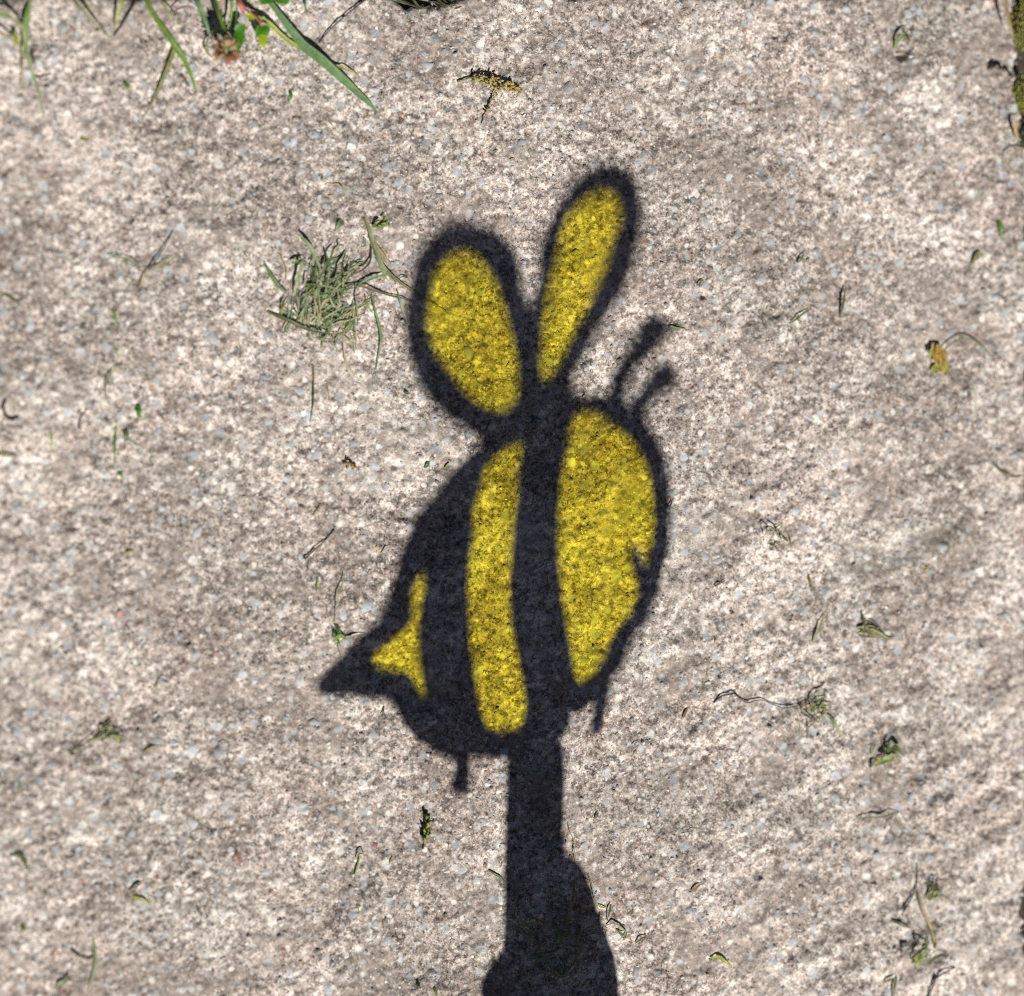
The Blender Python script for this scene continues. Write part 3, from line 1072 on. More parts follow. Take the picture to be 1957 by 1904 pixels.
blade('blade', [(60, 95, 1), (64, 115, 2), (68, 126, 1)], 6, 'stem', t)

t = thing('grass_tuft', 'thin olive blades entering at the top edge, right of the corner tuft', 'grass', (190, -45, -10))
blade('blade', [(128, -40, -9), (142, 2, 7), (164, 26, 8), (190, 55, 4), (212, 79, .5)], 6, 'olive', t)
blade('blade', [(148, -40, -9), (160, 2, 7), (178, 18, 5), (197, 32, 2)], 4, 'olive', t)
blade('blade', [(246, -40, -9), (236, -2, 6), (226, 24, 5), (221, 42, 3), (219, 58, 1)], 6, 'yellow', t)
o = blade('dry_twig', [(286, -40, -8), (262, -2, 2), (248, 22, 1), (234, 45, .6), (217, 71, .4)], 6, 'stem', None, 'tube')  # added dark strand, imitates the shadow of a grass blade
tag(o, 'dark brown strand standing in for a blade shadow, slanting in from the top edge beside thin olive blades', 'stem')

t = thing('grass_tuft', 'broad forked green grass blade bending down from the top edge', 'grass', (260, -45, -10))
blade('blade', [(255, -42, -9), (275, -5, 2), (300, 40, 3), (322, 72, 3), (335, 92, 3), (348, 108, 3), (362, 136, 2.4), (371, 160, 1.8), (378, 184, .8)], 11, 'fresh', t, peak=0.5)
blade('blade', [(334, 88, 3), (328, 110, 2.6), (318, 136, 2.2), (305, 168, 1.8), (290, 198, 1.4), (272, 229, .5)], 7, 'olive', t, base_w=0.8)
blade('blade', [(296, -42, -9), (308, 2, 8), (326, 28, 8), (347, 50, 5)], 5, 'olive', t)
blade('blade', [(330, 30, 3), (342, 17, 5), (357, 12, 6), (372, 18, 5), (385, 27, 3)], 3, 'stem', t)

t = thing('clover_plant', 'withered brown clover flower on green stalks at the top edge', 'clover', (420, -40, -10))
blade('stalk', [(415, -42, -9), (408, -8, 8), (417, 24, 13), (427, 52, 15), (431, 80, 16)], 9, 'fresh', t, 'tube', taper=0.8)
blade('blade', [(362, -42, -9), (374, -5, 10), (386, 26, 12), (396, 52, 12), (402, 76, 10)], 10, 'blue', t)
blade('blade', [(448, -42, -9), (443, -5, 8), (442, 24, 8), (438, 48, 6), (428, 70, 3)], 6, 'fresh', t)
blade('blade', [(424, 38, 4), (412, 56, 5), (402, 74, 4)], 8, 'pale', t)
blade('blade', [(398, 72, 3), (393, 92, 3), (399, 104, 2), (408, 112, 1)], 4, 'olive', t)
blade('stalk', [(455, -42, -9), (452, 0, 6), (452, 28, 8), (450, 50, 8)], 4, 'fresh', t, 'tube')
fc = P3((432, 96, 16))
fl = link_mesh('flower_head', *seed_geo(P3((431, 82, 16)), fc - P3((431, 82, 16)), 0.006, 0.0022, 7), M['olive'], t)
for k in range(60):
    th = random.uniform(0, 6.283)
    ph = random.uniform(-0.3, 1.0)
    d = Vector((math.cos(th) * math.cos(ph), math.sin(th) * math.cos(ph), math.sin(ph)))
    mt = 'pink' if (d.y < -0.55 and d.x > -0.1 and random.random() < 0.5) else random.choice(('brown', 'brown', 'brown', 'straw', 'seed'))
    link_mesh('floret', *seed_geo(fc + d * 0.0015, d + Vector((0, 0, 0.05)), random.uniform(0.0046, 0.0064), random.uniform(0.0006, 0.0009), 4), M[mt], fl)
for a, b, dx, dy, ln, wd, mt in ((450, 62, 0.8, 0.55, 22, 20, 'clover'), (450, 62, 0.55, -0.85, 26, 20, 'clover'), (452, 72, 0.1, -1, 26, 17, 'clover')):
    link_mesh('leaflet', *leaflet_geo(P3((a, b, 7)), Vector((dx, dy, 0.05)), ln * UNIT, wd * UNIT), M[mt], t)

t = thing('clover_plant', 'small clover with lime and green leaflets and a reddish stalk at the top edge', 'clover', (470, -40, -10))
blade('stalk', [(448, -42, -9), (456, 0, 6), (472, 18, 9), (490, 35, 10), (502, 50, 10)], 6, 'pink', t, 'tube')
blade('blade', [(452, -10, 5), (458, 8, 8), (464, 22, 7), (468, 32, 6)], 9, 'pink', t)
for a, b, dx, dy, ln, wd, mt in ((502, 48, 0.35, -1, 22, 20, 'clover'), (500, 50, -0.5, -0.9, 22, 16, 'clover'), (498, 62, 0.2, -1, 30, 17, 'lime'),
                                 (488, 34, -1, 0.15, 20, 13, 'lime')):
    link_mesh('leaflet', *leaflet_geo(P3((a, b, 9)), Vector((dx, dy, -0.05)), ln * UNIT, wd * UNIT), M[mt], t)

t = thing('clover_plant', 'two bright green clover leaflets cut by the top edge', 'clover', (525, -40, -10))
blade('stalk', [(530, -42, -9), (525, -20, 4), (522, -8, 9)], 5, 'fresh', t, 'tube')
for a, b, dx, dy, ln, wd in ((520, -14, -0.75, -0.7, 32, 30), (526, -12, 0.85, -0.55, 30, 28), (522, -16, -1, 0.3, 26, 26)):
    link_mesh('leaflet', *leaflet_geo(P3((a, b, 9)), Vector((dx, dy, 0)), ln * UNIT, wd * UNIT), M['clover'], t)

o = blade('grass_clipping', [(492, -42, -9), (508, -8, 4), (522, 14, 5), (540, 38, 5.5), (558, 62, 5.5), (580, 88, 5.5), (610, 113, 5), (648, 145, 4), (685, 178, 2.5), (708, 200, 1.4), (721, 214, .5)], 19, 'blue', None,
          base_w=0.25, peak=0.55, fold=0.12)
tag(o, 'wide blue-green grass blade reaching diagonally down from the top edge', 'grass')
o = blade('grass_clipping', [(440, -42, -9), (462, 8, 4), (485, 30, 6), (512, 44, 6), (535, 66, 4), (562, 86, 3), (600, 106, 2.5), (632, 122, 2.5), (662, 132, 3), (680, 141, 2), (691, 153, .6)], 8, 'yellow', None, peak=0.3)
tag(o, 'thin yellowish grass blade lying under the wide blue-green blade', 'grass')
o = blade('dry_twig', [(712, -30, -6), (698, -2, 2), (680, 14, 1.6), (658, 32, 1.4), (636, 52, 1.5), (622, 66, 1.2), (610, 83, .4)], 3.5, 'stem', None, 'tube')
tag(o, 'thin dark stem slanting in from the top edge, right of the wide blade', 'stem')
o = blade('grass_clipping', [(584, -40, -8), (583, 2, 2), (584, 14, 1.5), (587, 27, .5)], 4, 'darkgreen')
tag(o, 'short dark green blade tip at the top edge above the wide blade', 'grass')
t = thing('grass_tuft', 'dark flattened grass lying in the chipped edge at the top', 'grass', (770, -20, -10))
for q in range(9):
    x0 = 725 + q * 15
    blade('blade', [(x0, -26, -6), (x0 + 14, -8 + (q % 3) * 4, -1), (x0 + 34, 2 + (q % 4) * 5, -.5), (x0 + 52, 10 + (q % 3) * 4, .3)], 5, random.choice(('darkgreen', 'stem', 'dry')), t)

# ---- seed heads and flowers lying on the slab
t = thing('seed_head', 'golden grass seed head bent over its stem near the top, casting a black shadow', 'seed head', (945, 165))
blade('stem', [(872, 157, .6), (890, 152, 1.5), (910, 147, 2.4), (935, 149, 3), (965, 158, 2.6), (992, 176, 1)], 4, 'olive', t, 'tube')
st2 = blade('stem', [(953, 158, 2.5), (946, 172, 2), (938, 192, 1.6), (929, 214, 1.2), (919, 238, .5)], 4, 'straw', t, 'tube')
for k in range(110):
    f = random.random()
    cx = 898 + 92 * f
    cy = 148 + 6 * math.sin(f * 3.1) * 0 + (f ** 2) * 22 + random.uniform(-6, 15) * (1.15 - 1.7 * abs(f - .5))
    p = P3((cx, cy, 0.8 + random.uniform(0, 4.5) * math.sin(math.pi * min(1, f + .08))))
    link_mesh('seed', *seed_geo(p, Vector((random.uniform(0.2, 1), random.uniform(-1, .5), random.uniform(-.1, .7))), random.uniform(.0018, .0026), random.uniform(.0005, .0008), 4), M[random.choice(('seed', 'seed', 'gold', 'pale', 'straw'))], t)
for k in range(12):
    f = k / 11
    p = P3((950 - 24 * f + random.uniform(-3, 3), 172 + 45 * f, 1.6))
    link_mesh('seed', *seed_geo(p, Vector((random.uniform(-.5, 1), random.uniform(-1, .2), .3)), .0016, .0005, 4), M[random.choice(('seed', 'straw', 'pale'))], t)

t = thing('seed_head', 'green and gold bud lying left of the stick shadow near the bottom', 'seed head', (812, 1595))
blade('stem', [(812, 1556, .8), (817, 1572, 1.5), (817, 1592, 1.5), (806, 1622, .6)], 6, 'olive', t, 'tube')
for k in range(30):
    f = random.random()
    p = P3((814 + 4 * math.sin(f * 3.1) - 7 * f * f + random.uniform(-4, 4), 1562 + 52 * f, 1 + random.uniform(0, 2)))
    link_mesh('scale', *seed_geo(p, Vector((random.uniform(-.7, .7), 1, random.uniform(.1, .6))), .0028, .0007, 4), M[random.choice(('pale', 'pale', 'fresh', 'yellow', 'seed') if f < .8 else ('gold', 'brown'))], t)

t = thing('flower_head', 'crumpled golden yellow flower with a bent stalk at the right', 'flower', (1798, 685))
blade('stalk', [(1806, 668, 3), (1822, 655, 3.5), (1838, 647, 3), (1856, 650, 2.5), (1872, 660, 1.5), (1890, 678, .5)], 4, 'olive', t, 'tube')
for k in range(44):
    f = random.random()
    p = P3((1788 + 10 * f + random.uniform(-9, 9), 655 + 44 * f, 1 + random.uniform(0, 2.6)))
    d = Vector((random.uniform(-.6, .6), -1, random.uniform(-.2, .3)))
    link_mesh('petal', *leaflet_geo(p, d, random.uniform(.004, .006), random.uniform(.0022, .0034), cup=.35), M[random.choice(('gold', 'gold', 'gold', 'straw', 'yellow'))], t)

t = thing('seed_head', 'tiny brown seed cluster with one upright stalk, left of the bee body', 'seed head', (668, 888))
blade('stalk', [(660, 872, .3), (661, 884, 1.5), (666, 892, 1)], 3, 'stem', t, 'tube')
for k in range(12):
    link_mesh('seed', *seed_geo(P3((658 + k * 2.0, 889 + random.uniform(-4, 4), 1 + random.uniform(0, 1))), Vector((random.uniform(-1, 1), random.uniform(-1, 1), .4)), .0018, .0006, 4), M[random.choice(('brown', 'seed', 'seed', 'gold'))], t)

t = thing('seed_head', 'small pale seed husk above the grass clump strand', 'seed head', (735, 410))
for k in range(7):
    link_mesh('husk', *seed_geo(P3((730 + k * 1.8, 405 + k * 3.6, .8)), Vector((.5 * (-1) ** k, -1, .2)), .0024, .0005, 4), M[random.choice(('pale', 'yellow'))], t)
t = thing('seed_head', 'little green and yellow spikelet beside the top of the grass strand', 'seed head', (716, 432))
for k in range(9):
    link_mesh('husk', *seed_geo(P3((708 + k * 2.2, 428 + random.uniform(-2, 8), 1.3)), Vector((1, random.uniform(-.8, .5), .2)), .0030, .0007, 4), M[random.choice(('fresh', 'yellow', 'pale'))], t)

# ---- the clump of dried clippings beside the left wing
cl = thing('grass_clump', 'matted clump of dried grass clippings to the left of the left wing shadow', 'grass', (618, 565))
for k in range(185):
    f = random.random()
    cx, cy = (630 + random.gauss(0, 26), 545 + random.gauss(0, 32)) if f < .5 else (592 + random.gauss(0, 27), 592 + random.gauss(0, 17)) if f < .78 else (642 + random.gauss(0, 22), 618 + random.gauss(0, 26))
    a = random.gauss(1.05, 0.75)
    ln = random.uniform(18, 45) if random.random() < .7 else random.uniform(45, 80)
    z0 = random.uniform(.6, 6.0) * max(.15, 1 - math.hypot(cx - 620, cy - 565) / 75)
    dx, dy = math.cos(a) * ln / 2, -math.sin(a) * ln / 2
    bx, by = random.uniform(-6, 6), random.uniform(-6, 6)
    blade('blade', [(cx - dx, cy - dy, max(.3, z0 - 1)), (cx + bx, cy + by, z0 + random.uniform(.2, 1.2)), (cx + dx, cy + dy, max(.3, z0 + random.uniform(-1.4, 1.4)))],
          random.uniform(2.0, 4.2), random.choices(('dry', 'pale', 'blue', 'straw', 'darkgreen', 'fresh'), (38, 30, 10, 8, 10, 4))[0], cl, n=3, roll=random.uniform(-.6, .6))
for pts, w, m_ in (
    ([(575, 452, 4), (588, 466, 5), (600, 484, 5), (611, 512, 4), (619, 540, 2)], 7, 'pale'),
    ([(578, 500, 5), (572, 522, 5), (566, 545, 4), (561, 568, 1)], 7, 'pale'),
    ([(556, 503, 2), (568, 500, 3), (583, 496, 2)], 6, 'fresh'),
    ([(506, 504, .5), (520, 530, 2), (535, 548, 3), (551, 563, 2)], 7, 'blue'),
    ([(510, 595, .5), (530, 604, 1.5), (552, 613, 2), (578, 626, 2), (605, 634, 2), (632, 638, 1.5), (660, 640, .6)], 6, 'darkgreen'),
    ([(530, 484, .5), (541, 500, 1.5), (548, 520, 2), (546, 545, 1)], 3, 'straw'),
    ([(548, 575, 1), (538, 590, 2), (534, 605, .5)], 3, 'brown'),
    ([(612, 530, 3), (628, 500, 5), (636, 480, 4), (640, 468, 2)], 4, 'darkgreen'),
    ([(625, 540, 3), (630, 512, 5), (624, 488, 4), (621, 474, 2)], 4, 'blue'),
    ([(640, 545, 3), (652, 518, 5), (655, 500, 4), (662, 478, 1)], 5, 'darkgreen'),
    ([(604, 560, 4), (592, 550, 3), (580, 542, .8)], 7, 'fresh'),
    ([(655, 660, 2), (660, 690, 1.5), (668, 707, 1), (689, 728, .5)], 4, 'dry'),
    ([(622, 640, 1), (616, 655, 1), (612, 668, .5)], 4, 'pale'),
    ([(655, 642, 1), (670, 655, 1), (683, 670, .5)], 4, 'dry'),
    ([(675, 610, 1), (668, 625, 1), (660, 640, .5)], 5, 'blue'),
):
    blade('blade', pts, w, m_, cl)

st = thing('grass_strand', 'long frayed strand of dry grass running from above the clump into the left wing', 'grass', (735, 510))
for pts, w, m_ in (
    ([(694, 418, .8), (703, 440, 2), (712, 470, 2), (724, 497, 2.2), (740, 520, 2), (764, 542, 1.5), (785, 556, 1), (809, 570, .8), (840, 588, .8), (869, 612, .5)], 5, 'olive'),
    ([(697, 410, .6), (707, 445, 2.4), (719, 480, 3), (731, 510, 3), (745, 533, 2), (757, 545, .8)], 7, 'dry'),
    ([(702, 430, 1.4), (716, 466, 2.5), (735, 492, 2.5), (748, 515, 1.5)], 6, 'straw'),
    ([(710, 460, 1), (722, 496, 2), (733, 525, 2), (742, 540, .8)], 8, 'pale'),
    ([(709, 470, .8), (706, 500, 2), (690, 517, 2), (668, 527, 2)], 4, 'stem'),
    ([(742, 525, 1.2), (715, 530, 2), (692, 540, 2), (675, 548, 1.5)], 5, 'blue'),
):
    blade('blade', pts, w, m_, st)

# ---- single clippings: (points, width, material, shape, name, category, label)
BITS = [
    ([(660, 544, 1), (690, 548, 1.8), (716, 557, 1.6), (742, 565, 1.3), (768, 571, 1), (798, 582, .5)], 6, 'darkgreen', 'r', 'grass_clipping', 'straight dark blade running from the clump to the wing shadow'),
    ([(708, 562, .8), (714, 590, 2), (724, 625, 2), (727, 652, 2), (723, 685, 1.4), (711, 738, .5)], 6, 'blue', 'r', 'grass_clipping', 'long curved green blade hanging down right of the clump'),
    ([(696, 563, .6), (699, 580, 1.2), (706, 592, 1), (710, 600, .5)], 4, 'olive', 'r', 'grass_clipping', 'short hooked blade between the clump and the long curved blade'),
    ([(757, 556, 1), (763, 578, 2), (771, 600, 1.4), (780, 622, .5)], 5, 'dry', 'r', 'grass_clipping', 'short leaning blade just left of the left wing shadow'),
    ([(777, 532, .6), (767, 530, 1), (757, 535, .8)], 4, 'darkgreen', 'r', 'grass_clipping', 'dark scrap touching the upper left rim of the left wing shadow'),
    ([(597, 700, .5), (598, 735, 1), (597, 770, 1), (590, 812, .5)], 4, 'darkgreen', 'r', 'grass_clipping', 'upright thin dark blade below the clump'),
    ([(623, 730, .4), (626, 755, .7), (632, 786, .4)], 3, 'straw', 'r', 'grass_clipping', 'faint straw fibre right of the upright thin blade below the clump'),
    ([(771, 748, .5), (776, 751, 1), (783, 753, .5)], 6, 'darkgreen', 'r', 'plant_scrap', 'small dark green scrap beside the lower left wing shadow'),
    ([(652, 420, .6), (646, 432, 1.6), (640, 443, .6)], 11, 'pale', 'r', 'plant_scrap', 'pale green leaf scrap above the clump'),
    ([(620, 353, .5), (636, 353, 1), (651, 358, 1.4), (660, 374, 1.4), (672, 396, 1), (684, 412, .6)], 3.5, 'straw', 'r', 'dry_twig', 'kinked straw stem leading down to the grass strand'),
    ([(817, 882, .5), (816, 889, 1.4), (811, 895, .6)], 9, 'darkgreen', 'r', 'plant_scrap', 'dark green scrap left of the bee shoulder shadow'),
    ([(856, 885, .5), (852, 891, 1), (848, 897, .4)], 4, 'olive', 'r', 'plant_scrap', 'tiny olive sliver touching the bee shoulder shadow'),
    ([(243, 160, .5), (241, 165, 1), (247, 167, .5)], 12, 'fresh', 'r', 'plant_scrap', 'small round green scrap under the forked blade'),
    ([(152, 265, .5), (160, 269, 1), (170, 270, .5)], 7, 'yellow', 'r', 'plant_scrap', 'yellow-green fleck left of centre below the corner tuft'),
    ([(553, 175, .5), (555, 183, 1.2), (554, 192, .5)], 8, 'clover', 'r', 'plant_scrap', 'small oval green leaf left of the wide blade tip'),
    ([(628, 235, .4), (634, 240, .6), (638, 245, .4)], 3, 'olive', 'r', 'plant_scrap', 'hair-thin sliver below the wide blade'),
    ([(345, 140, .4), (352, 150, .8), (364, 166, .4)], 4, 'darkgreen', 'r', 'grass_clipping', 'short dark clipping under the tip of the forked blade'),
    ([(62, 142, .5), (75, 146, 1), (98, 140, .4)], 4, 'stem', 't', 'dry_twig', 'short dark twig behind the corner tuft blades'),
    ([(205, 486, .5), (225, 490, 1.6), (246, 497, 2), (266, 507, 2), (288, 520, 1)], 5, 'blue', 'r', 'grass_clipping', 'green clipping pointing left from the forked sprig at left'),
    ([(284, 516, 1), (296, 500, 2), (308, 482, 1.8), (330, 441, .5)], 3.5, 'stem', 't', 'dry_twig', 'dark upright fork of the sprig at left'),
    ([(285, 516, 1), (304, 510, 2), (325, 498, 2), (350, 480, .5)], 3, 'yellow', 'r', 'grass_clipping', 'thin yellow fork of the sprig at left'),
    ([(283, 515, 1), (272, 530, 1.4), (268, 546, 1), (262, 552, .5)], 4, 'straw', 'r', 'dry_twig', 'short straw fork under the sprig at left'),
    ([(-10, 556, .5), (14, 566, 1.2), (34, 577, .8), (50, 566, .4)], 5, 'darkgreen', 'r', 'grass_clipping', 'dark blade cut by the left edge, upper third'),
    ([(214, 590, .4), (220, 606, 1.4), (224, 622, .5)], 7, 'fresh', 'r', 'plant_scrap', 'brown-tipped green scrap in the upper left area'),
    ([(216, 664, .4), (222, 674, 1), (229, 687, .5)], 6, 'pale', 'r', 'plant_scrap', 'pale sliver above the curved hook stem at left'),
    ([(200, 758, .4), (202, 738, 1.4), (210, 715, 1.6), (224, 702, 1.4), (240, 699, 1), (254, 697, .4)], 3.5, 'olive', 'r', 'dry_twig', 'hook-shaped thin stem in the left area'),
    ([(10, 764, .4), (5, 780, 1.4), (10, 794, 1.4), (22, 803, 1), (35, 796, .4)], 6, 'stem', 't', 'dry_twig', 'dark curled twig at the left edge'),
    ([(258, 779, .4), (265, 783, 1.4), (264, 801, .5)], 15, 'clover', 'r', 'plant_scrap', 'bright green triangular leaf scrap at left'),
    ([(222, 804, .4), (221, 830, 1.3), (219, 860, 1.2), (219, 892, .4)], 5, 'fresh', 'r', 'grass_clipping', 'straight upright green clipping under the triangular leaf'),
    ([(236, 822, .4), (241, 832, 1.8), (238, 846, .5)], 13, 'darkgreen', 'r', 'plant_scrap', 'crumpled dark green scrap right of the upright clipping'),
    ([(224, 902, .4), (231, 908, 1), (234, 916, .4)], 8, 'fresh', 'r', 'plant_scrap', 'small green fleck below the upright clipping'),
    ([(97, 826, .4), (98, 842, .8), (98, 860, .4)], 5, 'yellow', 'r', 'plant_scrap', 'faint yellow sliver near the left edge'),
    ([(-8, 866, .4), (14, 870, 1.3), (38, 873, .4)], 7, 'olive', 'r', 'plant_scrap', 'olive scrap cut by the left edge at mid height'),
    ([(150, 820, .4), (152, 804, .8), (158, 792, .8), (166, 782, .4)], 3, 'stem', 't', 'dry_twig', 'hair-thin dark arc left of the triangular leaf'),
    ([(582, 1069, .4), (600, 1052, 1.3), (618, 1036, 1.3), (639, 1011, .4)], 3.5, 'stem', 't', 'dry_twig', 'thin dark stem slanting left of the bee body shadow'),
    ([(598, 986, .4), (604, 976, .9), (612, 962, .4)], 3.5, 'olive', 'r', 'dry_twig', 'short olive sliver above the thin slanting stem'),
    ([(728, 1058, .4), (736, 1048, 1), (747, 1044, .4)], 3, 'straw', 'r', 'dry_twig', 'tiny straw curl beside the bee flank shadow'),
    ([(606, 1105, .4), (604, 1120, .9), (603, 1136, .4)], 4, 'fresh', 'r', 'grass_clipping', 'short green sliver above the stinger sprig'),
    ([(735, 1350, .4), (733, 1362, 1), (728, 1367, .4)], 4, 'darkgreen', 'r', 'plant_scrap', 'dark sliver just under the stinger shadow'),
    ([(238, 1057, .4), (248, 1055, .8), (256, 1052, .4)], 5, 'yellow', 'r', 'plant_scrap', 'yellow-green sliver at mid left'),
    ([(262, 1402, .4), (266, 1397, 1), (269, 1392, .4)], 7, 'pale', 'r', 'plant_scrap', 'pale fleck right of the lower left tuft'),
    ([(296, 1322, .4), (299, 1308, 1), (306, 1292, .4)], 4, 'seed', 'r', 'plant_scrap', 'tan sliver above the lower left tuft'),
    ([(130, 1436, .4), (146, 1430, 1), (164, 1425, .4)], 5, 'darkgreen', 'r', 'grass_clipping', 'dark clipping left of the lower left tuft'),
    ([(272, 1438, .4), (288, 1430, 1.2), (312, 1428, .4)], 5, 'olive', 'r', 'grass_clipping', 'olive clipping right of the lower left tuft'),
    ([(247, 1703, .4), (258, 1695, 1.5), (271, 1686, .4)], 8, 'darkgreen', 'r', 'plant_scrap', 'dark green clipping in the bottom left area'),
    ([(252, 1712, .4), (268, 1718, 1.3), (280, 1724, 1.2), (290, 1732, .4)], 6, 'yellow', 'r', 'grass_clipping', 'yellow-green clipping under the dark green one, bottom left'),
    ([(40, 1768, .4), (44, 1775, 1.2), (50, 1777, .4)], 9, 'yellow', 'r', 'plant_scrap', 'yellow fleck near the left edge at the bottom'),
    ([(178, 1792, .4), (181, 1815, 1.4), (181, 1845, 1.8), (176, 1865, 1.4), (165, 1893, .4)], 7, 'pale', 'r', 'grass_clipping', 'curved pale blade near the bottom left corner'),
    ([(103, 1888, .4), (120, 1875, 1.3), (137, 1860, .4)], 7, 'pale', 'r', 'grass_clipping', 'short pale blade left of the curved one, bottom left corner'),
    ([(136, 1812, .4), (150, 1826, 1), (168, 1832, .8), (180, 1822, .4)], 3, 'stem', 't', 'dry_twig', 'dark thin loop behind the curved pale blade'),
    ([(36, 1484, .4), (37, 1502, .9), (30, 1524, .4)], 4, 'olive', 'r', 'dry_twig', 'faint olive fibre at the left edge, lower part'),
    ([(748, 1636, .4), (745, 1645, .8), (743, 1652, .4)], 4, 'olive', 'r', 'plant_scrap', 'tiny olive fleck left of the bud'),
    ([(796, 1876, .4), (800, 1883, 1.3), (804, 1888, .4)], 8, 'darkgreen', 'r', 'plant_scrap', 'dark green fleck left of the hand shadow at the bottom'),
    ([(829, 1888, .4), (832, 1896, 1), (834, 1908, .4)], 7, 'fresh', 'r', 'plant_scrap', 'bright green fleck cut by the bottom edge'),
    ([(932, 1662, .5), (944, 1670, 1.4), (956, 1677, 1.2), (966, 1688, .5)], 4.5, 'darkgreen', 'r', 'grass_clipping', 'dark clipping crossing the left edge of the stick shadow'),
    ([(1278, 626, .5), (1290, 627, 1.2), (1312, 629, .5)], 4, 'fresh', 'r', 'grass_clipping', 'short green clipping at the tip of the upper antenna shadow'),
    ([(1332, 545, .4), (1338, 540, 1), (1348, 532, .4)], 4, 'olive', 'r', 'plant_scrap', 'olive sliver above the antenna shadows'),
    ([(1506, 619, .5), (1520, 610, 1.8), (1536, 598, 1.8), (1546, 592, .8)], 6, 'darkgreen', 'r', 'grass_clipping', 'dark slanting clipping to the right of the antennae'),
    ([(1604, 608, .5), (1609, 586, 2), (1614, 560, 2), (1620, 533, .5)], 7, 'darkgreen', 'r', 'grass_clipping', 'dark upright clipping to the right of the slanting one'),
    ([(1522, 503, .5), (1529, 494, 1.6), (1536, 483, .5)], 6, 'darkgreen', 'r', 'plant_scrap', 'short dark clipping above the slanting one at right'),
    ([(1770, 474, .4), (1772, 480, 1.2), (1777, 484, .4)], 9, 'darkgreen', 'r', 'plant_scrap', 'dark green fleck in the upper right area'),
    ([(1872, 478, .4), (1862, 494, 1.3), (1852, 520, .4)], 8, 'olive', 'r', 'plant_scrap', 'blurred olive scrap above the golden flower'),
    ([(1908, 420, .4), (1913, 436, 2), (1914, 456, .5)], 10, 'fresh', 'r', 'plant_scrap', 'green scrap near the right edge above the golden flower'),
    ([(1894, 884, .4), (1910, 900, 1.6), (1930, 912, 1.6), (1965, 908, .5)], 6, 'darkgreen', 'r', 'dry_twig', 'dark curved stem cut by the right edge at mid height'),
    ([(1360, 1343, .4), (1372, 1331, 1), (1388, 1327, 1.2), (1402, 1326, 1.2), (1414, 1335, 1.2), (1428, 1343, 1), (1444, 1339, 1.2), (1458, 1338, 1.2), (1476, 1346, 1.2), (1500, 1353, 1.3), (1524, 1349, 1), (1548, 1338, .4)], 3.2, 'thread', 't', 'rootlet', 'wavy black thread-like rootlet right of the bee body'),
    ([(1304, 1372, .4), (1309, 1362, 1.2), (1314, 1352, .4)], 7, 'brown', 'r', 'plant_scrap', 'small brown husk left of the black rootlet'),
    ([(1362, 1120, .4), (1370, 1115, 1.2), (1386, 1108, .4)], 6, 'darkgreen', 'r', 'plant_scrap', 'dark green scrap right of the bee face'),
    ([(1272, 962, .5), (1279, 968, 1.3), (1284, 962, 1.4), (1281, 953, .5)], 3, 'thread', 't', 'rootlet', 'tiny black curl on the right rim of the head shadow'),
    ([(1767, 1098, .4), (1771, 1088, 1.2), (1776, 1076, .4)], 6, 'seed', 'r', 'plant_scrap', 'tan sliver at right below the golden flower'),
    ([(1806, 1038, .4), (1812, 1048, 1.2), (1818, 1056, .4)], 7, 'pale', 'r', 'plant_scrap', 'pale green fleck at right below the golden flower'),
    ([(1580, 1366, .5), (1592, 1380, 2), (1600, 1395, 1.8), (1612, 1412, .5)], 8, 'pale', 'r', 'grass_clipping', 'pale blade under the tangle at the end of the black rootlet'),
    ([(1638, 1564, .5), (1660, 1562, 2), (1684, 1560, 1.6), (1712, 1553, 1), (1730, 1556, .4)], 5, 'darkgreen', 'r', 'grass_clipping', 'thin dark clipping lying level, lower right'),
    ([(1356, 1830, .5), (1372, 1829, 2), (1386, 1838, 2), (1400, 1853, .5)], 8, 'yellow', 'r', 'grass_clipping', 'arched yellow-green blade at the bottom, right of the hand shadow'),
    ([(1215, 1803, .5), (1224, 1795, 1.5), (1237, 1788, .5)], 5, 'darkgreen', 'r', 'plant_scrap', 'dark clipping right of the hand shadow'),
    ([(1134, 1564, .4), (1138, 1558, 1.2), (1142, 1551, .4)], 5, 'darkgreen', 'r', 'plant_scrap', 'dark scrap right of the stick shadow'),
    ([(1320, 1702, .4), (1330, 1695, 1.3), (1338, 1688, .4)], 6, 'brown', 'r', 'plant_scrap', 'tan husk right of the hand shadow'),
    ([(1720, 1748, .4), (1732, 1730, 1.2), (1744, 1706, 1.4), (1752, 1680, 1), (1750, 1650, .4)], 4, 'stem', 't', 'dry_twig', 'thin dark stem rising left of the lower right sprig'),
    ([(1702, 1758, .4), (1720, 1766, 1.5), (1744, 1777, .4)], 6, 'darkgreen', 'r', 'grass_clipping', 'dark clipping left of the lower right sprig'),
    ([(1782, 1862, .5), (1779, 1880, 1.6), (1772, 1908, .6)], 6, 'stem', 't', 'dry_twig', 'dark root running off the bottom edge under the lower right sprig'),
    ([(1784, 1868, .5), (1798, 1858, 1.6), (1822, 1848, .5)], 5, 'stem', 't', 'dry_twig', 'dark root pointing right under the lower right sprig'),
    ([(1688, 1876, .5), (1700, 1870, 2), (1712, 1868, 2)], 7, 'darkgreen', 'r', 'grass_clipping', 'short dark level clipping at the bottom, lower right'),
    ([(1712, 1866, .5), (1708, 1885, 2), (1704, 1912, .5)], 7, 'darkgreen', 'r', 'grass_clipping', 'dark upright clipping cut by the bottom edge, lower right'),
    ([(1546, 1098, .5), (1550, 1112, 1.6), (1553, 1132, .5)], 6, 'olive', 'r', 'plant_scrap', 'olive scrap right of the bee face, under the scribble tangle'),
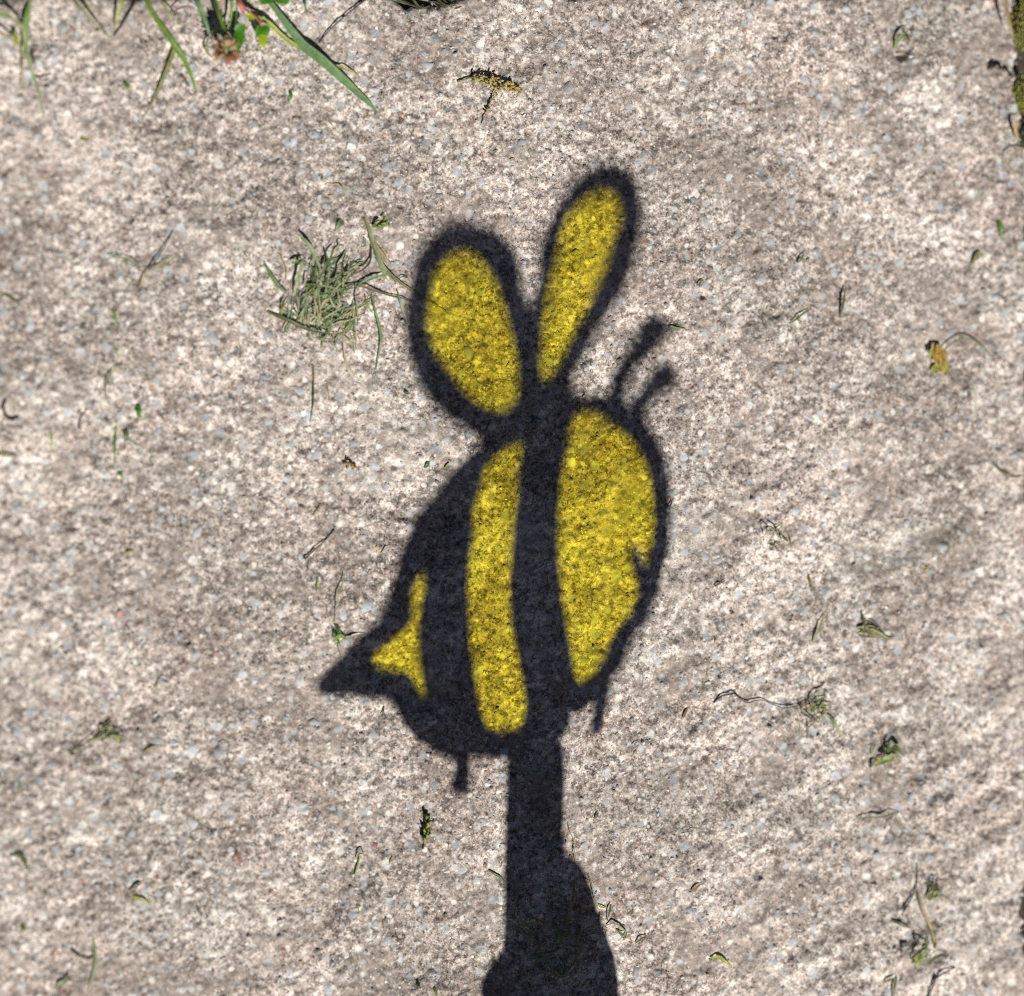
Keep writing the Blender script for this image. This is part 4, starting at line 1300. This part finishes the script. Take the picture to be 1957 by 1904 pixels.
    ([(1552, 1226, .5), (1562, 1204, 1.8), (1576, 1166, .5)], 6, 'olive', 'r', 'grass_clipping', 'olive upright clipping left of the dark olive leaf at right'),
    ([(18, 1634, .5), (34, 1633, 1.4), (45, 1645, 2), (54, 1662, 1.6), (66, 1660, .5)], 9, 'darkgreen', 'r', 'plant_scrap', 'grey-green curled leaf at the left edge near the bottom'),
    ([(1085, 1572, .5), (1090, 1592, 1.4), (1097, 1612, 1.6), (1096, 1640, 1.4), (1110, 1676, .5)], 3, 'straw', 'r', 'dry_twig', 'pale fibre crossing into the thumb shadow'),
    ([(1014, 1432, .4), (1018, 1445, 1), (1030, 1455, .4)], 2.5, 'straw', 'r', 'dry_twig', 'pale hair in the stick shadow'),
]
for pts, w, m_, k, nm, lab in BITS:
    if k == 'r':
        o = blade(nm, pts, w * 0.8, m_, roll=random.uniform(-.35, .35))
    else:
        o = blade(nm, pts, w, m_, None, 'tube')
    tag(o, lab, {'dry_twig': 'stem', 'rootlet': 'root', 'plant_scrap': 'leaf'}.get(nm, 'grass'))

# ---- small sprigs and tangles (each one thing with its blades)
SPRIGS = [
    ('grass_sprig', 'green sprig with a leafy base beside the stinger shadow', (645, 1215), [
        ([(654, 1093, .5), (653, 1112, 1.6), (644, 1140, 2), (640, 1170, 2), (640, 1205, 1)], 4, 'dry'),
        ([(640, 1195, 1), (645, 1206, 2.5), (654, 1216, 1)], 12, 'blue'), ([(638, 1222, 1), (648, 1215, 2.5), (661, 1220, 1)], 14, 'fresh'),
        ([(652, 1222, 1.2), (675, 1216, 2), (702, 1212, .6)], 6, 'darkgreen'), ([(642, 1228, 1), (649, 1250, 1.6), (656, 1272, 1.2), (662, 1296, .5)], 5, 'pale'),
        ([(643, 1168, 1.2), (652, 1155, 1.5), (668, 1144, .5)], 3, 'straw'), ([(636, 1205, 1), (640, 1225, 2), (650, 1232, .8)], 9, 'pale')]),
    ('grass_tuft', 'small dark tuft of clippings in the lower left area', (208, 1405), [
        ([(150, 1428, .5), (172, 1414, 2), (194, 1402, 2), (210, 1394, 1)], 6, 'darkgreen'), ([(205, 1400, 1), (208, 1385, 2.4), (218, 1366, .5)], 5, 'stem'),
        ([(195, 1402, 1), (216, 1398, 2.6), (238, 1400, .6)], 9, 'darkgreen'), ([(200, 1412, .8), (220, 1408, 2), (236, 1414, .5)], 8, 'olive'),
        ([(176, 1416, .8), (200, 1410, 2.2), (222, 1418, .5)], 7, 'dry'), ([(210, 1400, 1), (225, 1412, 2), (228, 1424, .5)], 7, 'yellow')]),
    ('bud_sprig', 'single pale stalk with a curled bud, left of the bottom bud', (680, 1650), [
        ([(686, 1640, 1), (683, 1655, 1.5), (680, 1670, 1.2), (678, 1688, .5)], 6, 'pale'), ([(680, 1642, .8), (684, 1632, 2), (692, 1630, 2), (695, 1638, .8)], 6, 'olive'),
        ([(682, 1726, .4), (684, 1738, .7), (686, 1748, .4)], 3, 'pale')]),
    ('grass_tangle', 'scribble of fine dry fibres right of the bee face', (1478, 1022), [
        ([(1462, 994, .5), (1476, 1004, 1.2), (1482, 1016, .5)], 4, 'stem'), ([(1470, 1030, .5), (1484, 1012, 1.6), (1494, 1000, .5)], 4, 'olive'),
        ([(1478, 1034, .5), (1490, 1042, 1.6), (1500, 1034, .5)], 6, 'straw'), ([(1468, 1038, .5), (1476, 1040, 2), (1480, 1034, .5)], 10, 'darkgreen'),
        ([(1498, 1010, .5), (1508, 1030, 1.6), (1510, 1052, .5)], 4, 'olive')]),
    ('leaf_sprig', 'dark olive pointed leaf with side shoots at right', (1655, 1205), [
        ([(1636, 1200, .6), (1655, 1202, 2.4), (1676, 1210, 2.4), (1692, 1220, 1), (1712, 1214, .5)], 13, 'olive'), ([(1644, 1168, .5), (1650, 1184, 2), (1652, 1206, 2), (1651, 1240, .5)], 5, 'darkgreen'),
        ([(1650, 1182, 1), (1668, 1192, 2), (1684, 1204, .8)], 5, 'stem'), ([(1638, 1212, .6), (1654, 1216, 2), (1676, 1218, .6)], 8, 'darkgreen')]),
    ('grass_tangle', 'tangle of dark and straw fibres at the end of the black rootlet', (1560, 1355), [
        ([(1545, 1338, .6), (1556, 1326, 2), (1574, 1322, 2), (1576, 1306, .6)], 5, 'darkgreen'), ([(1528, 1352, .6), (1540, 1346, 1.5), (1552, 1344, .6)], 5, 'brown'),
        ([(1530, 1362, .6), (1548, 1372, 2), (1566, 1382, .6)], 5, 'stem'), ([(1522, 1366, .6), (1530, 1392, 1.3), (1526, 1416, .5)], 3, 'straw'),
        ([(1540, 1372, .6), (1544, 1392, 1.2), (1542, 1412, .5)], 3, 'stem'), ([(1556, 1352, .6), (1572, 1346, 2), (1590, 1352, .6)], 6, 'dry'),
        ([(1550, 1360, .6), (1562, 1350, 2), (1570, 1336, .6)], 6, 'olive'), ([(1560, 1372, .6), (1578, 1366, 2), (1596, 1376, .6)], 4, 'dry'),
        ([(1576, 1325, .6), (1572, 1340, 1.6), (1560, 1346, .6)], 4, 'darkgreen')]),
    ('leaf_tuft', 'ragged green leaf tuft with a black shadow at lower right', (1700, 1442), [
        ([(1672, 1462, .6), (1684, 1456, 3), (1700, 1452, 4), (1714, 1458, 1)], 12, 'yellow'), ([(1696, 1404, .6), (1696, 1430, 4), (1697, 1456, 4), (1698, 1488, .6)], 5, 'fresh'),
        ([(1694, 1440, 4), (1712, 1430, 5), (1728, 1448, 1)], 13, 'darkgreen'), ([(1700, 1430, 3), (1714, 1424, 4), (1722, 1432, 1)], 12, 'olive'),
        ([(1662, 1468, .5), (1668, 1458, 1.6), (1674, 1450, .5)], 9, 'darkgreen'), ([(1684, 1450, 4), (1702, 1446, 5), (1716, 1442, 3)], 16, 'pale')]),
    ('grass_sprig', 'straw stalk with two ragged green tufts at lower right', (1775, 1760), [
        ([(1752, 1702, .8), (1758, 1722, 3), (1768, 1748, 4), (1780, 1778, 3), (1786, 1808, 2), (1790, 1836, .6)], 9, 'straw'),
        ([(1764, 1740, 2), (1776, 1760, 3.5), (1784, 1786, 3), (1792, 1812, .8)], 6, 'fresh'),
        ([(1770, 1716, .6), (1782, 1704, 3), (1796, 1690, .8)], 10, 'olive'), ([(1776, 1722, .6), (1786, 1712, 3), (1800, 1714, .8)], 9, 'darkgreen'),
        ([(1790, 1712, .8), (1804, 1718, 2), (1820, 1724, .5)], 4, 'straw'), ([(1784, 1698, .8), (1790, 1684, 2), (1792, 1672, .5)], 5, 'stem'),
        ([(1734, 1830, .5), (1750, 1816, 3), (1772, 1808, 1)], 10, 'darkgreen'), ([(1738, 1840, .5), (1756, 1828, 3), (1778, 1826, 1)], 10, 'olive'),
        ([(1750, 1842, .5), (1764, 1822, 3), (1772, 1794, 1)], 9, 'fresh'), ([(1778, 1836, .5), (1796, 1826, 2.5), (1812, 1826, .6)], 8, 'darkgreen'),
        ([(1742, 1818, .5), (1748, 1834, 2.5), (1762, 1846, .6)], 9, 'yellow')]),
    ('grass_tangle', 'tangle of clippings lying in the hand shadow at the bottom', (1085, 1790), [
        ([(1096, 1684, .6), (1093, 1706, 2), (1086, 1740, 2.4), (1080, 1770, .8)], 6, 'olive'), ([(1046, 1668, .6), (1047, 1700, 1.5), (1047, 1735, .6)], 3, 'stem'),
        ([(1100, 1812, .6), (1108, 1782, 3), (1128, 1768, 3), (1144, 1762, 2), (1149, 1748, .8)], 6, 'straw'), ([(1056, 1762, .6), (1068, 1790, 2.4), (1076, 1815, 2.4), (1096, 1842, .6)], 7, 'fresh'),
        ([(1020, 1755, .6), (1044, 1762, 1.8), (1062, 1772, 1.6)], 4, 'dry'), ([(985, 1768, .6), (1004, 1790, 2), (1024, 1802, 2), (1040, 1830, .6)], 5, 'dry'),
        ([(1046, 1838, .6), (1058, 1860, 2.4), (1080, 1862, 2.4), (1104, 1836, .8)], 7, 'olive'), ([(1098, 1678, .6), (1110, 1682, 1.6), (1126, 1684, .6)], 4, 'straw'),
        ([(1124, 1670, .6), (1130, 1690, 1.8), (1135, 1720, .6)], 4, 'darkgreen'), ([(1104, 1790, 1), (1110, 1812, 2.6), (1118, 1832, .6)], 4, 'dry'),
        ([(1108, 1786, 1), (1124, 1800, 2.6), (1138, 1814, .6)], 4, 'straw'), ([(1100, 1800, 1), (1103, 1824, 2), (1100, 1850, .6)], 5, 'darkgreen'),
        ([(1096, 1708, 1.4), (1106, 1724, 2.2), (1124, 1738, 2), (1140, 1756, .8)], 5, 'straw'), ([(1084, 1862, .6), (1092, 1868, 1.4), (1100, 1876, .4)], 4, 'fresh'),
        ([(975, 1700, .6), (985, 1690, 2), (1004, 1682, .6)], 4, 'straw'), ([(978, 1740, .6), (984, 1715, 1.6), (992, 1698, .6)], 4, 'darkgreen'),
        ([(1125, 1816, .6), (1142, 1820, 1.4), (1160, 1826, .5)], 4, 'straw'), ([(1110, 1775, 1), (1098, 1795, 2.6), (1104, 1822, 2), (1116, 1840, .6)], 4, 'olive')]),
    ('grass_tangle', 'looped dark blade on the right edge of the hand shadow', (1170, 1765), [
        ([(1158, 1768, .6), (1170, 1764, 1.8), (1184, 1770, 1.8), (1196, 1782, 1.4), (1192, 1792, 1.4), (1184, 1786, 1.2), (1178, 1774, .6)], 5, 'darkgreen'),
        ([(1144, 1728, .6), (1150, 1734, 1.8), (1160, 1736, .6)], 6, 'fresh'), ([(1168, 1728, .6), (1165, 1742, 1.8), (1158, 1762, .6)], 6, 'darkgreen'),
        ([(1176, 1776, .6), (1188, 1784, 1.6), (1194, 1782, .6)], 5, 'fresh')]),
    ('leaf_sprig', 'small green sprout in a pit near the top right', (1722, 95), [
        ([(1710, 92, .3), (1716, 78, 3), (1727, 66, 4), (1734, 58, 2)], 9, 'fresh'), ([(1716, 100, -1), (1726, 96, 2.5), (1738, 102, .5)], 9, 'olive'),
        ([(1730, 62, 3), (1736, 74, 3), (1738, 84, .5)], 6, 'darkgreen')]),
]
FUZZ = {'leaf_tuft': [(1700, 1444, 24, 18)], 'lower right': [(1786, 1703, 18, 22), (1764, 1822, 30, 16)], 'lower left area': [(206, 1404, 24, 10)],
        'end of the black': [(1562, 1356, 28, 20)], 'hand shadow at the bottom': [(1085, 1790, 60, 26), (1080, 1840, 40, 12), (1000, 1770, 26, 8)], 'stinger': [(645, 1216, 12, 8)],
        'dark olive': [(1660, 1206, 22, 9)], 'fine dry': [(1484, 1022, 22, 10)]}
for nm, lab, at_, blades in SPRIGS:
    if 'hand shadow at the bottom' in lab:
        blades[:] = [(p_, w_ * 1.35, {'darkgreen': 'dry', 'olive': 'straw', 'fresh': 'pale', 'stem': 'straw', 'dry': 'straw'}.get(m_, m_)) for p_, w_, m_ in blades]  # brightness put into colour: paler, wider strands to show up in the shade
    for key, hubs in FUZZ.items():
        if key == nm or key in lab and not (key == 'lower right' and nm != 'grass_sprig'):
            for hx, hy, sp_, n_ in hubs:
                for _ in range(n_):
                    x_, y_ = hx + random.gauss(0, sp_ * .45), hy + random.gauss(0, sp_ * .45)
                    a_ = random.uniform(0, 6.283)
                    l_ = random.uniform(.5, 1.1) * min(sp_, 30)
                    z_ = random.uniform(.6, 3.2)
                    blades.append(([(x_ - math.cos(a_) * l_ * .5, y_ - math.sin(a_) * l_ * .5, max(.4, z_ - 1)), (x_ + random.uniform(-4, 4), y_ + random.uniform(-4, 4), z_ + .6),
                                    (x_ + math.cos(a_) * l_ * .5, y_ + math.sin(a_) * l_ * .5, .5)], random.uniform(3.2, 5.5), random.choice(('dry', 'dry', 'olive', 'pale', 'darkgreen', 'straw', 'fresh'))))
    e = thing(nm, lab, 'grass' if 'grass' in nm else 'sprig', at_)
    for pts, w, m_ in blades:
        blade('blade', pts, w * 0.68, m_, e, roll=random.uniform(-.5, .5))

# ---- moss and grass in the joint on the right


def moss_clump(label, cx, cy, rx, ry, n, zbase, mats, ln=0.004):
    e = thing('moss_cushion', label, 'moss', (cx, cy, zbase))
    vs, fs = [], []
    for k in range(n):
        a = random.uniform(0, 6.283)
        q = math.sqrt(random.random())
        g = G(cx + rx * q * math.cos(a), cy + ry * q * math.sin(a), zbase * .001)
        z = zbase * .001 + 0.006 * (1 - q * q) * random.uniform(.7, 1.1)
        p = Vector((g.x, g.y, z - .002))
        d = Vector((random.gauss(0, .45), random.gauss(0, .45), 1)).normalized()
        v, f = seed_geo(p, d, ln * random.uniform(.6, 1.3), .0004, 3)
        b = len(vs)
        vs += v
        fs += [tuple(i + b for i in q_) for q_ in f]
    o = link_mesh('moss_shoots', vs, fs, M[mats], e)
    o['kind'] = 'stuff'
    return e


moss_clump('yellow-green moss cushion in the joint at the top right corner', 1957, 50, 24, 50, 520, 0, 'moss')
e = moss_clump('yellow moss cushion in the right joint below the dark lump', 1953, 180, 22, 34, 420, 1, 'moss')
moss_clump('dark moss cushion in the right joint, lowest of the three at the top', 1960, 252, 18, 30, 260, -1, 'darkgreen')
moss_clump('dark moss in the right joint at mid height, barely in frame', 1990, 640, 14, 120, 300, -8, 'moss')
moss_clump('dark moss in the right joint near the bottom corner', 1980, 1820, 18, 90, 300, -9, 'moss')
o = blade('grass_clipping', [(1918, -30, 3), (1923, 10, 8), (1930, 45, 10), (1936, 75, 8)], 9, 'straw')
tag(o, 'pale blurred straw blade in the top right corner', 'grass')
o = blade('grass_clipping', [(1944, 268, .5), (1938, 250, 4), (1940, 236, 6), (1948, 226, 3)], 8, 'seed')
tag(o, 'orange-yellow blade tip in the right joint under the moss', 'grass')
o = blade('grass_clipping', [(1968, 282, -2), (1945, 288, 4), (1930, 300, 5), (1918, 326, 1)], 5, 'straw')
tag(o, 'faint straw blade arching left out of the right joint', 'grass')

# ---- specks of grass dust, uncountable
vs, fs = [], []
for k in range(170):
    px, py = random.uniform(5, 1940), random.uniform(20, 1900)
    a = random.uniform(0, 6.283)
    ln = random.uniform(4, 13)
    v, f = ribbon_geo([P3((px, py, .3)), P3((px + math.cos(a) * ln * .5, py + math.sin(a) * ln * .5, .7)), P3((px + math.cos(a) * ln, py + math.sin(a) * ln, .3))], random.uniform(2, 4.5) * UNIT, n=2)
    b = len(vs)
    vs += v
    fs += [tuple(i + b for i in q_) for q_ in f]
o = link_mesh('grass_specks', vs, fs, M['dry'])
tag(o, 'tiny specks of dry grass scattered over the concrete', 'grass specks', kind='stuff')
